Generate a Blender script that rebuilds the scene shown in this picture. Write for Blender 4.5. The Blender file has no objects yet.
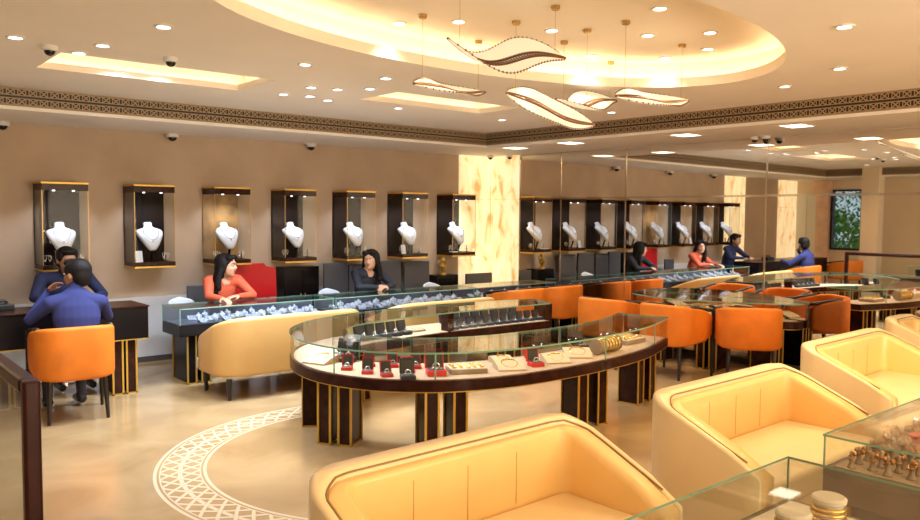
import bpy, bmesh, math, random
from mathutils import Vector, Matrix
random.seed(7)
PI = math.pi
sc = bpy.context.scene
COL = sc.collection

# ------------------------------------------------------------------ camera
PITCH, YAW, ROLL = .0576, .870, .0077
fw = Vector((math.cos(YAW)*math.cos(PITCH), math.sin(YAW)*math.cos(PITCH), -math.sin(PITCH)))
rt = Vector((math.sin(YAW), -math.cos(YAW), 0)); up = rt.cross(fw)
c_, s_ = math.cos(ROLL), math.sin(ROLL)
rt, up = c_*rt + s_*up, -s_*rt + c_*up
cam = bpy.data.cameras.new('camera'); cam.sensor_width = 36; cam.lens = 785/920*36
cam.clip_start = .05; cam.clip_end = 200
co = bpy.data.objects.new('camera', cam); COL.objects.link(co)
m = Matrix((rt, up, -fw)).transposed().to_4x4(); m.translation = (0, 0, 1.65)
co.matrix_world = m; sc.camera = co

# ------------------------------------------------------------------ world, exposure
w = bpy.data.worlds.new('world'); sc.world = w; w.use_nodes = True
w.node_tree.nodes['Background'].inputs[0].default_value = (.62, .82, .95, 1)
w.node_tree.nodes['Background'].inputs[1].default_value = .30
sc.view_settings.view_transform = 'Standard'; sc.view_settings.look = 'None'
sc.view_settings.gamma = 1; sc.view_settings.use_curve_mapping = False
sc.view_settings.exposure = 1.38
sc.cycles.use_denoising = True
sc.cycles.max_bounces = 10; sc.cycles.transparent_max_bounces = 24
sc.cycles.diffuse_bounces = 4; sc.cycles.glossy_bounces = 5
sc.cycles.caustics_reflective = False; sc.cycles.caustics_refractive = False
sc.cycles.sample_clamp_indirect = 4.0
WARM = (1, .72, .41); NEUT = (1, .81, .56); COOL = (.70, .83, 1.0)
DOWN_W = 18.0      # watts of one downlight
COVE_E = 5.0       # cove strip emission

def fill_light(name, loc, rot, sx, sy, col, watts):
    l = bpy.data.lights.new(name, 'AREA'); l.shape = 'RECTANGLE'; l.size = sx; l.size_y = sy; l.color = col; l.energy = watts
    o = bpy.data.objects.new(name, l); o.location = loc; o.rotation_euler = rot; COL.objects.link(o)
fill_light('added_fill_light', (3.2, -2.75, 1.35), (math.radians(97), 0, 0), 6.2, 2.0, (1, .78, .52), 165)  # added fill lamp behind the camera, brightens the ceiling and room

# ------------------------------------------------------------------ room numbers
YA = 8.82          # wall behind the counters
W, DL = 8.253, .025   # mirror wall: distance and turn
XL, YF = -2.5, -2.2
ZS, ZC, ZI = 2.52, 2.71, 2.93   # soffit, ceiling, inside the oval
MN = Vector((math.cos(DL), math.sin(DL), 0)); MT = Vector((-math.sin(DL), math.cos(DL), 0))
def mp(s, inset=0):   # point of the mirror wall with world Y = s
    base = MN*(W-inset); t = (s-base.y)/MT.y
    p = base + MT*t; return (p.x, p.y)

# ------------------------------------------------------------------ materials
MATS = {}
def nm(name):
    m = bpy.data.materials.new(name); m.use_nodes = True; MATS[name] = m
    return m, m.node_tree, m.node_tree.nodes['Principled BSDF']
def mat(name, col, rough=.5, metal=0, spec=.5, noise=0, nscale=8, bump=0, coat=0, sheen=0):
    m, nt, b = nm(name)
    b.inputs['Base Color'].default_value = (*col, 1); b.inputs['Roughness'].default_value = rough
    b.inputs['Metallic'].default_value = metal; b.inputs['Specular IOR Level'].default_value = spec
    if coat: b.inputs['Coat Weight'].default_value = coat; b.inputs['Coat Roughness'].default_value = .08
    if sheen: b.inputs['Sheen Weight'].default_value = sheen; b.inputs['Sheen Tint'].default_value = (*col, 1)
    if noise or bump:
        tc = nt.nodes.new('ShaderNodeTexCoord'); n = nt.nodes.new('ShaderNodeTexNoise')
        n.inputs['Scale'].default_value = nscale; n.inputs['Detail'].default_value = 5
        nt.links.new(tc.outputs['Object'], n.inputs['Vector'])
        if noise:
            r = nt.nodes.new('ShaderNodeValToRGB')
            r.color_ramp.elements[0].position = .3; r.color_ramp.elements[1].position = .7
            r.color_ramp.elements[0].color = (*[c*(1-noise) for c in col], 1)
            r.color_ramp.elements[1].color = (*[min(1, c*(1+noise)) for c in col], 1)
            nt.links.new(n.outputs['Fac'], r.inputs[0]); nt.links.new(r.outputs[0], b.inputs['Base Color'])
        if bump:
            bp = nt.nodes.new('ShaderNodeBump'); bp.inputs['Strength'].default_value = bump; bp.inputs['Distance'].default_value = .01
            nt.links.new(n.outputs['Fac'], bp.inputs['Height']); nt.links.new(bp.outputs[0], b.inputs['Normal'])
    return m
def emit(name, col, s):
    m, nt, b = nm(name)
    b.inputs['Base Color'].default_value = (*col, 1)
    b.inputs['Emission Color'].default_value = (*col, 1); b.inputs['Emission Strength'].default_value = s
    return m
def glassmat(name, tint, ior=1.45, rough=.0, boost=1.0):
    m = bpy.data.materials.new(name); m.use_nodes = True; nt = m.node_tree; nt.nodes.clear(); MATS[name] = m
    o = nt.nodes.new('ShaderNodeOutputMaterial'); mx = nt.nodes.new('ShaderNodeMixShader')
    t = nt.nodes.new('ShaderNodeBsdfTransparent'); g = nt.nodes.new('ShaderNodeBsdfGlossy')
    f = nt.nodes.new('ShaderNodeLayerWeight'); f.inputs[0].default_value = .5      # facing: the same from both sides
    pw = nt.nodes.new('ShaderNodeMath'); pw.operation = 'POWER'; pw.inputs[1].default_value = 4.6
    mu = nt.nodes.new('ShaderNodeMath'); mu.operation = 'MULTIPLY_ADD'; mu.inputs[1].default_value = .9; mu.inputs[2].default_value = .025*boost; mu.use_clamp = True
    t.inputs[0].default_value = (*tint, 1); g.inputs['Roughness'].default_value = rough
    nt.links.new(f.outputs['Facing'], pw.inputs[0]); nt.links.new(pw.outputs[0], mu.inputs[0]); nt.links.new(mu.outputs[0], mx.inputs[0])
    nt.links.new(t.outputs[0], mx.inputs[1]); nt.links.new(g.outputs[0], mx.inputs[2]); nt.links.new(mx.outputs[0], o.inputs[0])
    return m
mat('ceiling_paint', (.88, .84, .79), .75, noise=.02, nscale=2)
mat('recess_paint', (.86, .78, .66), .7)
mat('cornice_paint', (.88, .84, .79), .6)
mat('wall_fabric', (.50, .37, .265), .8, noise=.06, nscale=3, bump=.05)
mat('dado', (.62, .60, .58), .5)
mat('dark_skirting', (.06, .05, .045), .4)
mat('side_wall', (.76, .62, .45), .7, noise=.05, nscale=2)
mat('pink_stone', (.78, .52, .38), .4, noise=.15, nscale=5)
mat('pale_panel', (.72, .70, .64), .5)
mat('wood', (.030, .008, .005), .25, spec=.15, noise=.5, nscale=14, coat=.04)
mat('wood_black', (.006, .004, .004), .25, spec=.16)
mat('deck_cloth', (.46, .30, .18), .8)
mat('deck_grey', (.35, .37, .42), .5)
mat('gold', (.60, .36, .06), .38, metal=.65)
mat('brass', (.50, .32, .12), .35, metal=.9)
mat('jewel_gold', (.95, .58, .12), .2, metal=.9)
mat('silver', (.85, .87, .92), .15, metal=.8)
mat('chrome', (.8, .75, .68), .12, metal=1)
mat('mirror', (.90, .86, .80), .015, metal=1)
mat('cream_leather', (.84, .64, .35), .33, noise=.03, nscale=5, bump=.02, coat=.15)
mat('cream_inner', (.86, .56, .21), .36, noise=.03, nscale=5, coat=.15)
mat('piping', (.30, .17, .06), .5)
mat('seam', (.62, .36, .13), .5)
mat('taupe_wood', (.17, .11, .07), .45, noise=.3, nscale=10)
mat('navy_deck', (.06, .07, .11), .4)
mat('stand_grey', (.30, .33, .42), .4)
mat('bench_leather', (.74, .62, .48), .38, noise=.02)
mat('bench_ochre', (.60, .34, .11), .36, noise=.03)
mat('orange_velvet', (.66, .165, .004), .7, noise=.12, nscale=6, sheen=.3)
mat('leg_black', (.015, .01, .009), .35)
mat('bust_white', (.76, .80, .90), .45)
mat('red_case', (.62, .012, .01), .4)
mat('red_board', (.55, .008, .012), .3)
mat('navy_case', (.012, .014, .035), .35)
mat('black_case', (.01, .01, .012), .4)
mat('dark_insert', (.05, .04, .03), .8)
mat('tan_pad', (.55, .38, .22), .6)
mat('taupe_pad', (.30, .20, .12), .6)
mat('cream_pad', (.72, .62, .48), .55)
mat('grey_mesh', (.085, .08, .085), .6)
mat('white_plastic', (.75, .73, .70), .5)
mat('cctv_black', (.01, .01, .01), .15)
mat('skin', (.62, .34, .20), .5)
mat('skin_dark', (.40, .19, .10), .5)
mat('skin_fair', (.60, .32, .20), .5)
mat('hair', (.010, .007, .006), .6, spec=.2)
mat('blue_shirt', (.034, .040, .135), .85, spec=.2)
mat('navy_shirt', (.009, .013, .055), .8)
mat('red_shirt', (.62, .10, .04), .7)
mat('black_shirt', (.014, .016, .026), .7)
mat('trousers', (.02, .02, .028), .8)
mat('eye_white', (.7, .68, .65), .3)
mat('lips', (.38, .09, .07), .5)
mat('leaf', (.05, .17, .07), .6, noise=.5, nscale=4)
mat('leaf_light', (.20, .42, .05), .6, noise=.3, nscale=4)
mat('paving', (.35, .33, .3), .8)
mat('glass_edge', (.20, .36, .25), .15)
mat('brass_dark', (.16, .07, .03), .35, metal=.6)
mat('wood_red', (.035, .007, .005), .3, spec=.2, noise=.3, nscale=9)
mat('copper', (.42, .19, .06), .3, metal=.7)
mat('onyx_dark', (.34, .19, .07), .35, noise=.6, nscale=5)
mat('case_back', (.010, .005, .004), .55, spec=.12)
mat('paper', (.70, .72, .78), .5)
mat('screen_black', (.008, .008, .01), .2)
glassmat('glass', (.97, .985, .97), 1.5, boost=.7)
glassmat('case_glass', (.97, .97, .96), 1.45, boost=.25)
emit('cove_glow', (1, .76, .48), COVE_E); emit('coffer_glow', (1, .84, .62), 2.2)
emit('lamp_cool', (.92, .94, 1), 6); emit('lamp_warm', (1, .90, .76), 6)
emit('soffit_pool_glow', (1, .88, .66), 1.6)  # glow of the imitated light pools on the soffit

def make_shade():
    m, nt, b = nm('lamp_shade')
    tc = nt.nodes.new('ShaderNodeTexCoord'); wv = nt.nodes.new('ShaderNodeTexWave')
    wv.inputs['Scale'].default_value = 14; wv.inputs['Distortion'].default_value = .4
    r = nt.nodes.new('ShaderNodeValToRGB')
    r.color_ramp.elements[0].color = (.95, .66, .34, 1); r.color_ramp.elements[1].color = (1, .86, .62, 1)
    nt.links.new(tc.outputs['Object'], wv.inputs['Vector']); nt.links.new(wv.outputs['Fac'], r.inputs[0])
    b.inputs['Base Color'].default_value = (.30, .23, .15, 1); nt.links.new(r.outputs[0], b.inputs['Emission Color'])
    b.inputs['Emission Strength'].default_value = .34
make_shade()

def make_onyx():
    m, nt, b = nm('onyx')
    tc = nt.nodes.new('ShaderNodeTexCoord'); n = nt.nodes.new('ShaderNodeTexNoise')
    n.inputs['Scale'].default_value = 6.5; n.inputs['Detail'].default_value = 10; n.inputs['Distortion'].default_value = .7
    mpn = nt.nodes.new('ShaderNodeMapping'); mpn.inputs['Scale'].default_value = (1, 1, .45)
    r = nt.nodes.new('ShaderNodeValToRGB'); e = r.color_ramp.elements
    e[0].position = .30; e[0].color = (.72, .38, .12, 1); e[1].position = .62; e[1].color = (1, .86, .56, 1)
    x = e.new(.44); x.color = (.97, .74, .40, 1)
    nt.links.new(tc.outputs['Object'], mpn.inputs[0]); nt.links.new(mpn.outputs[0], n.inputs['Vector'])
    nt.links.new(n.outputs['Fac'], r.inputs[0]); nt.links.new(r.outputs[0], b.inputs['Base Color'])
    nt.links.new(r.outputs[0], b.inputs['Emission Color']); b.inputs['Emission Strength'].default_value = .27
    b.inputs['Roughness'].default_value = .3
make_onyx()

def N(nt, t, **k):
    n = nt.nodes.new(t)
    for a, v in k.items(): setattr(n, a, v)
    return n
def mth(nt, op, a, b=None, c=None):
    n = N(nt, 'ShaderNodeMath', operation=op)
    for i, v in enumerate((a, b, c)):
        if v is None: continue
        if isinstance(v, (int, float)): n.inputs[i].default_value = v
        else: nt.links.new(v, n.inputs[i])
    return n.outputs[0]

def make_frieze():   # bronze fretwork on black: two rows of crossed squares; uses UV in metres
    m, nt, b = nm('fretwork')
    uv = N(nt, 'ShaderNodeUVMap'); sp = N(nt, 'ShaderNodeSeparateXYZ'); nt.links.new(uv.outputs[0], sp.inputs[0])
    cu = mth(nt, 'SUBTRACT', mth(nt, 'FRACT', mth(nt, 'DIVIDE', sp.outputs[0], .086)), .5)   # -.5...5
    vv = mth(nt, 'MULTIPLY', sp.outputs[1], 2)
    cv = mth(nt, 'SUBTRACT', mth(nt, 'FRACT', vv), .5)
    au, av = mth(nt, 'ABSOLUTE', cu), mth(nt, 'ABSOLUTE', cv)
    inside = mth(nt, 'LESS_THAN', mth(nt, 'MAXIMUM', au, av), .39)
    mx = mth(nt, 'MAXIMUM', au, av)
    ring = mth(nt, 'GREATER_THAN', mx, .30)
    diag = mth(nt, 'LESS_THAN', mth(nt, 'ABSOLUTE', mth(nt, 'SUBTRACT', au, av)), .085)
    g = mth(nt, 'MULTIPLY', inside, mth(nt, 'MAXIMUM', ring, diag))
    # links between squares
    link = mth(nt, 'MULTIPLY', mth(nt, 'GREATER_THAN', au, .40), mth(nt, 'LESS_THAN', mth(nt, 'ABSOLUTE', mth(nt, 'SUBTRACT', av, .32)), .07))
    g = mth(nt, 'MAXIMUM', g, link)
    edge = mth(nt, 'GREATER_THAN', mth(nt, 'ABSOLUTE', mth(nt, 'SUBTRACT', sp.outputs[1], .5)), .455)
    g = mth(nt, 'MAXIMUM', g, edge)
    mix = N(nt, 'ShaderNodeMix', data_type='RGBA')
    nt.links.new(g, mix.inputs['Factor']); mix.inputs['A'].default_value = (.008, .005, .005, 1); mix.inputs['B'].default_value = (.36, .25, .14, 1)
    nt.links.new(mix.outputs['Result'], b.inputs['Base Color']); b.inputs['Roughness'].default_value = .5
make_frieze()

RING_C = (4.55, 4.75); RING_AX = (3.0, 1.95)
def make_floor():
    m, nt, b = nm('marble_floor')
    tc = N(nt, 'ShaderNodeTexCoord'); n = N(nt, 'ShaderNodeTexNoise'); n.inputs['Scale'].default_value = 1.6; n.inputs['Detail'].default_value = 9
    n.inputs['Distortion'].default_value = .8
    r = N(nt, 'ShaderNodeValToRGB'); r.color_ramp.elements[0].position = .32; r.color_ramp.elements[1].position = .7
    r.color_ramp.elements[0].color = (.31, .19, .085, 1); r.color_ramp.elements[1].color = (.44, .29, .14, 1)
    nt.links.new(tc.outputs['Object'], n.inputs['Vector']); nt.links.new(n.outputs['Fac'], r.inputs[0])
    sp = N(nt, 'ShaderNodeSeparateXYZ'); nt.links.new(tc.outputs['Object'], sp.inputs[0])
    x = mth(nt, 'SUBTRACT', sp.outputs[0], 3.13); y = mth(nt, 'SUBTRACT', sp.outputs[1], 4.38)
    xo = mth(nt, 'ADD', mth(nt, 'MINIMUM', x, 0.0), mth(nt, 'MAXIMUM', mth(nt, 'SUBTRACT', x, 3.2), 0.0))
    d = mth(nt, 'SQRT', mth(nt, 'ADD', mth(nt, 'MULTIPLY', xo, xo), mth(nt, 'MULTIPLY', y, y)))
    def band(lo, hi): return mth(nt, 'MULTIPLY', mth(nt, 'GREATER_THAN', d, lo), mth(nt, 'LESS_THAN', d, hi))
    lines = mth(nt, 'MAXIMUM', band(1.555, 1.575), band(1.255, 1.275))
    ang = mth(nt, 'ADD', mth(nt, 'MULTIPLY', mth(nt, 'ARCTAN2', y, mth(nt, 'MULTIPLY', xo, -1.0)), 1.4), mth(nt, 'MULTIPLY', mth(nt, 'SUBTRACT', x, xo), mth(nt, 'SIGN', y)))
    u = mth(nt, 'DIVIDE', ang, .135); cu = mth(nt, 'SUBTRACT', mth(nt, 'FRACT', u), .5)
    v = mth(nt, 'DIVIDE', mth(nt, 'SUBTRACT', d, 1.285), .26); v2 = mth(nt, 'MULTIPLY', v, 2)
    cv = mth(nt, 'SUBTRACT', mth(nt, 'FRACT', v2), .5)
    au, av = mth(nt, 'ABSOLUTE', cu), mth(nt, 'ABSOLUTE', cv)
    dg = mth(nt, 'LESS_THAN', mth(nt, 'ABSOLUTE', mth(nt, 'SUBTRACT', au, av)), .11)
    fr = mth(nt, 'GREATER_THAN', mth(nt, 'MAXIMUM', au, av), .40)
    pat = mth(nt, 'MULTIPLY', mth(nt, 'MAXIMUM', dg, mth(nt, 'MULTIPLY', fr, mth(nt, 'LESS_THAN', au, .32))), band(1.29, 1.54))
    g = mth(nt, 'MAXIMUM', lines, pat)
    g = mth(nt, 'MULTIPLY', g, mth(nt, 'LESS_THAN', sp.outputs[0], mth(nt, 'ADD', 2.7, mth(nt, 'MULTIPLY', mth(nt, 'GREATER_THAN', y, 0.0), .8))))
    mix = N(nt, 'ShaderNodeMix', data_type='RGBA')
    nt.links.new(g, mix.inputs['Factor']); nt.links.new(r.outputs[0], mix.inputs['A']); mix.inputs['B'].default_value = (.58, .46, .30, 1)
    # faint tile joints
    def joint(s): return mth(nt, 'LESS_THAN', mth(nt, 'FRACT', mth(nt, 'DIVIDE', s, .8)), .004)
    j = mth(nt, 'MULTIPLY', mth(nt, 'MAXIMUM', joint(sp.outputs[0]), joint(sp.outputs[1])), .25)
    mix2 = N(nt, 'ShaderNodeMix', data_type='RGBA'); nt.links.new(j, mix2.inputs['Factor'])
    nt.links.new(mix.outputs['Result'], mix2.inputs['A']); mix2.inputs['B'].default_value = (.3, .2, .12, 1)
    nt.links.new(mix2.outputs['Result'], b.inputs['Base Color'])
    b.inputs['Roughness'].default_value = .16; b.inputs['Specular IOR Level'].default_value = .55
make_floor()

# ------------------------------------------------------------------ mesh helpers
def link(o, parent=None):
    COL.objects.link(o)
    if parent: o.parent = parent
    return o
def obj(name, bm, material, parent=None, smooth=False, loc=None, rz=0, label=None):
    me = bpy.data.meshes.new(name); bmesh.ops.recalc_face_normals(bm, faces=bm.faces); bm.to_mesh(me); bm.free()
    for mm in (material if isinstance(material, (list, tuple)) else [material]):
        me.materials.append(MATS[mm])
    if smooth:
        for p in me.polygons: p.use_smooth = True
        if smooth == 'auto':
            try: me.set_sharp_from_angle(angle=math.radians(35))
            except Exception: pass
    o = bpy.data.objects.new(name, me); link(o, parent)
    if loc: o.location = loc
    if rz: o.rotation_euler = (0, 0, rz)
    if label: o['label'] = label
    return o
def thing(name, label, cat, loc=(0, 0, 0), rz=0, group=None):
    o = bpy.data.objects.new(name, None); o.empty_display_size = .1; COL.objects.link(o)
    o.location = loc; o.rotation_euler = (0, 0, rz); o['label'] = label; o['category'] = cat
    if group: o['group'] = group
    return o
def tag(o, label, cat, group=None):
    o['label'] = label; o['category'] = cat
    if group: o['group'] = group
    return o
def struct(o, label=None):
    o['kind'] = 'structure'
    if label: o['label'] = label
    return o
def dup(root, loc, rz, label=None, group=None, parent=None):
    r = root.copy(); COL.objects.link(r); r.location = loc; r.rotation_euler = (0, 0, rz)
    if parent: r.parent = parent
    if label: r['label'] = label
    if group: r['group'] = group
    for ch in list(root.children):
        c = ch.copy(); COL.objects.link(c); c.parent = r
        for g in ch.children:
            d = g.copy(); COL.objects.link(d); d.parent = c
    return r
def B(): return bmesh.new()
def box(bm, x0, x1, y0, y1, z0, z1, bev=0, M=None, mi=0):
    vs = [bm.verts.new((x, y, z)) for x in (x0, x1) for y in (y0, y1) for z in (z0, z1)]
    F = [(0, 1, 3, 2), (4, 6, 7, 5), (0, 4, 5, 1), (2, 3, 7, 6), (0, 2, 6, 4), (1, 5, 7, 3)]
    fs = [bm.faces.new([vs[i] for i in f]) for f in F]
    for f in fs: f.material_index = mi
    if bev:
        es = list({e for f in fs for e in f.edges})
        r = bmesh.ops.bevel(bm, geom=es, offset=bev, segments=2, affect='EDGES', profile=.5)
        vs = list({v for f in r['faces'] for v in f.verts} | {v for v in vs if v.is_valid})
    if M is not None:
        for v in vs: v.co = M @ v.co
    return vs
def cyl(bm, p0, p1, r0, r1=None, n=12, cap=True):
    p0, p1 = Vector(p0), Vector(p1); r1 = r0 if r1 is None else r1
    d = (p1-p0).normalized(); a = d.orthogonal().normalized(); b = d.cross(a)
    A, Bv = [], []
    for i in range(n):
        t = 2*PI*i/n; o = a*math.cos(t) + b*math.sin(t)
        A.append(bm.verts.new(p0+o*r0)); Bv.append(bm.verts.new(p1+o*r1))
    for i in range(n):
        j = (i+1) % n; bm.faces.new((A[i], A[j], Bv[j], Bv[i]))
    if cap: bm.faces.new(A[::-1]); bm.faces.new(Bv)
def tube(bm, pts, r, n=8, closed=False):
    pts = [Vector(p) for p in pts]; rings = []
    rr = r if isinstance(r, (list, tuple)) else [r]*len(pts)
    prev = None
    for i, p in enumerate(pts):
        if closed: d = (pts[(i+1) % len(pts)]-pts[i-1]).normalized()
        else: d = (pts[min(i+1, len(pts)-1)]-pts[max(i-1, 0)]).normalized()
        a = d.orthogonal().normalized() if prev is None else (prev-d*prev.dot(d)).normalized()
        prev = a; b = d.cross(a)
        rings.append([bm.verts.new(p+(a*math.cos(2*PI*k/n)+b*math.sin(2*PI*k/n))*rr[i]) for k in range(n)])
    m_ = len(rings)
    for i in range(m_ if closed else m_-1):
        R0, R1 = rings[i], rings[(i+1) % m_]
        for k in range(n): bm.faces.new((R0[k], R0[(k+1) % n], R1[(k+1) % n], R1[k]))
    if not closed: bm.faces.new(rings[0][::-1]); bm.faces.new(rings[-1])
def lathe(bm, prof, n=24, c=(0, 0, 0), M=None, closed_profile=False):
    rings = []
    for r, z in prof:
        ring = []
        for i in range(n):
            v = Vector((r*math.cos(2*PI*i/n), r*math.sin(2*PI*i/n), z))
            if M is not None: v = M @ v
            ring.append(bm.verts.new(v+Vector(c)))
        rings.append(ring)
    for a, b in zip(rings, rings[1:]):
        for i in range(n): bm.faces.new((a[i], a[(i+1) % n], b[(i+1) % n], b[i]))
    if prof[0][0] > 1e-5: bm.faces.new(rings[0][::-1])
    if prof[-1][0] > 1e-5: bm.faces.new(rings[-1])
    bmesh.ops.remove_doubles(bm, verts=bm.verts, dist=1e-6)
def ellip(bm, c, r, n=16, m_=10, M=None):
    vs = []
    for j in range(m_+1):
        ph = PI*j/m_
        for i in range(n):
            v = Vector((r[0]*math.sin(ph)*math.cos(2*PI*i/n), r[1]*math.sin(ph)*math.sin(2*PI*i/n), r[2]*math.cos(ph)))
            if M is not None: v = M @ v
            vs.append(bm.verts.new(v+Vector(c)))
    for j in range(m_):
        for i in range(n):
            a, b, c2, d = j*n+i, j*n+(i+1) % n, (j+1)*n+(i+1) % n, (j+1)*n+i
            if j == 0: bm.faces.new((vs[a], vs[c2], vs[d]))
            elif j == m_-1: bm.faces.new((vs[a], vs[b], vs[d]))
            else: bm.faces.new((vs[a], vs[b], vs[c2], vs[d]))
    loose = [v for v in vs if not v.link_faces]
    for v in loose: bm.verts.remove(v)
def prism(bm, pts, z0, z1, mi_side=0):
    A = [bm.verts.new((x, y, z0)) for x, y in pts]; T = [bm.verts.new((x, y, z1)) for x, y in pts]
    n = len(pts); f1 = bm.faces.new(A[::-1]); f2 = bm.faces.new(T)
    for i in range(n):
        f = bm.faces.new((A[i], A[(i+1) % n], T[(i+1) % n], T[i])); f.material_index = mi_side
def catmull(P, k=6, closed=False):
    n = len(P); out = []
    rng = range(n) if closed else range(n-1)
    for i in rng:
        if closed: p0, p1, p2, p3 = P[i-1], P[i], P[(i+1) % n], P[(i+2) % n]
        else: p0, p1, p2, p3 = P[max(i-1, 0)], P[i], P[i+1], P[min(i+2, n-1)]
        for j in range(k):
            t = j/k
            out.append(tuple(.5*((2*b)+(-a+c)*t+(2*a-5*b+4*c-d)*t*t+(-a+3*b-3*c+d)*t**3) for a, b, c, d in zip(p0, p1, p2, p3)))
    if not closed: out.append(tuple(P[-1]))
    return out
def sweep(bm, path, sections, closed=False, caps=True):
    """path: 2d points; sections: per point list of (offset along left normal, z)"""
    n = len(path); rings = []
    for i, p in enumerate(path):
        a = Vector(path[(i-1) % n] if closed else path[max(i-1, 0)]); b = Vector(path[(i+1) % n] if closed else path[min(i+1, n-1)])
        d = (b-a).normalized(); nr = Vector((-d.y, d.x))
        rings.append([bm.verts.new((p[0]+nr.x*o, p[1]+nr.y*o, z)) for o, z in sections[i]])
    for i in range(n if closed else n-1):
        A, Bv = rings[i], rings[(i+1) % n]; k = len(A)
        for j in range(k): bm.faces.new((A[j], A[(j+1) % k], Bv[(j+1) % k], Bv[j]))
    if caps and not closed: bm.faces.new(rings[0][::-1]); bm.faces.new(rings[-1])
def rsec(o0, o1, z0, z1, r):   # rounded-rectangle section
    out = []
    r = min(r, abs(o1-o0)/2*.98, (z1-z0)/2*.98)
    for cx, cz, a0 in ((o1-r, z0+r, -90), (o1-r, z1-r, 0), (o0+r, z1-r, 90), (o0+r, z0+r, 180)):
        for k in range(5):
            a = math.radians(a0+k*22.5); out.append((cx+r*math.cos(a), cz+r*math.sin(a)))
    return out
ORD = ['first', 'second', 'third', 'fourth', 'fifth', 'sixth', 'seventh', 'eighth', 'ninth', 'tenth', 'eleventh', 'twelfth', 'thirteenth', 'fourteenth', 'fifteenth', 'sixteenth', 'seventeenth', 'eighteenth', 'nineteenth', 'twentieth']

# ------------------------------------------------------------------ room shell
cornerA = mp(YA); cornerF = mp(YF)
bm = B(); prism(bm, [(XL-.2, YF-.2), (cornerF[0]+.2, YF-.2), (cornerA[0]+.2, YA+.2), (XL-.2, YA+.2)], -.12, 0)
struct(obj('floor', bm, 'marble_floor'))
bm = B(); box(bm, XL-.2, cornerA[0]+.2, YA, YA+.15, 0, 3.1); struct(obj('wall_back', bm, 'wall_fabric'))
bm = B(); box(bm, XL-.2, .1, YF-.15, YF, 0, 3.1); box(bm, 6.3, cornerF[0]+.2, YF-.15, YF, 0, 3.1); box(bm, .1, 6.3, YF-.15, YF, 2.4, 3.1); box(bm, .1, 6.3, YF-.15, YF, 0, .3); struct(obj('wall_front', bm, 'side_wall'))
bm = B()
for x in (.1, 2.15, 4.2, 6.25): box(bm, x, x+.05, YF-.1, YF-.04, .3, 2.4)
for z in (.3, 2.35): box(bm, .1, 6.3, YF-.1, YF-.04, z, z+.05)
o = struct(obj('window_2', bm, 'wood'))  # made-up shop window behind the camera, added to let the fill lamp in
bm = B(); box(bm, .12, 6.28, YF-.075, YF-.067, .34, 2.36); obj('pane', bm, 'case_glass', o)
bm = B(); prism(bm, [cornerF, (cornerF[0]+.2, cornerF[1]), (cornerA[0]+.2, cornerA[1]), cornerA], 0, 3.1); struct(obj('wall_right', bm, 'side_wall'))
# left wall with a window opening
WY0, WY1, WZ0, WZ1 = 7.28, 7.98, .90, 2.30
W2Y0, W2Y1 = 5.45, 5.95
bm = B(); X0, X1 = XL-.15, XL
box(bm, X0, X1, WY1, YA, 0, 3.1); box(bm, X0, X1, W2Y1, WY0, 0, 3.1); box(bm, X0, X1, YF, .3, 0, 3.1); box(bm, X0, X1, 4.9, W2Y0, 0, 3.1); box(bm, X0, X1, .3, 4.9, 0, .3); box(bm, X0, X1, .3, 4.9, 2.4, 3.1)
box(bm, X0, X1, WY0, WY1, 0, WZ0); box(bm, X0, X1, WY0, WY1, WZ1, 3.1)
box(bm, X0, X1, W2Y0, W2Y1, 2.3, 3.1)
struct(obj('wall_left', bm, 'side_wall'))
def window(n, y0, y1, z0, z1):
    bm = B(); t = .04
    box(bm, X0+.02, X1+.03, y0, y0+t, z0, z1); box(bm, X0+.02, X1+.03, y1-t, y1, z0, z1)
    box(bm, X0+.02, X1+.03, y0+t, y1-t, z0, z0+t); box(bm, X0+.02, X1+.03, y0+t, y1-t, z1-t, z1)
    o = struct(obj('window_%d' % n, bm, 'wood'))
    bm = B(); box(bm, X0+.06, X0+.068, y0+t, y1-t, z0+t, z1-t); obj('pane', bm, 'case_glass', o)
window(1, WY0, WY1, WZ0, WZ1)
window(3, .3, 4.9, .3, 2.4)  # unseen window, added to let cool light onto the floor
# glazed door in the second opening
bm = B(); t = .06
box(bm, X0+.02, X1+.03, W2Y0, W2Y0+t, 0, 2.3); box(bm, X0+.02, X1+.03, W2Y1-t, W2Y1, 0, 2.3)
box(bm, X0+.02, X1+.03, W2Y0+t, W2Y1-t, 0, .1); box(bm, X0+.02, X1+.03, W2Y0+t, W2Y1-t, 2.2, 2.3)
dr = struct(obj('door_1', bm, 'wood'))
bm = B(); box(bm, X0+.06, X0+.068, W2Y0+t, W2Y1-t, .1, 2.2); obj('pane', bm, 'case_glass', dr)
bm = B(); cyl(bm, (X1+.08, W2Y0+.1, .95), (X1+.08, W2Y0+.1, 1.35), .012); cyl(bm, (X1+.02, W2Y0+.1, 1.0), (X1+.08, W2Y0+.1, 1.0), .008); cyl(bm, (X1+.02, W2Y0+.1, 1.3), (X1+.08, W2Y0+.1, 1.3), .008)
obj('door_handle', bm, 'chrome', dr)
# outside ground
bm = B(); box(bm, XL-14, XL-.2, -4, 16, -.3, -.05); struct(obj('ground', bm, 'paving'))

# dado and skirting along the back wall
bm = B(); box(bm, XL, cornerA[0]-.75, YA-.012, YA, .06, .72); struct(obj('trim_1', bm, 'dado'), 'pale dado along the back wall')
bm = B(); box(bm, XL, cornerA[0], YA-.02, YA-.012, 0, .06); struct(obj('baseboard_back', bm, 'dark_skirting'))
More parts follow.
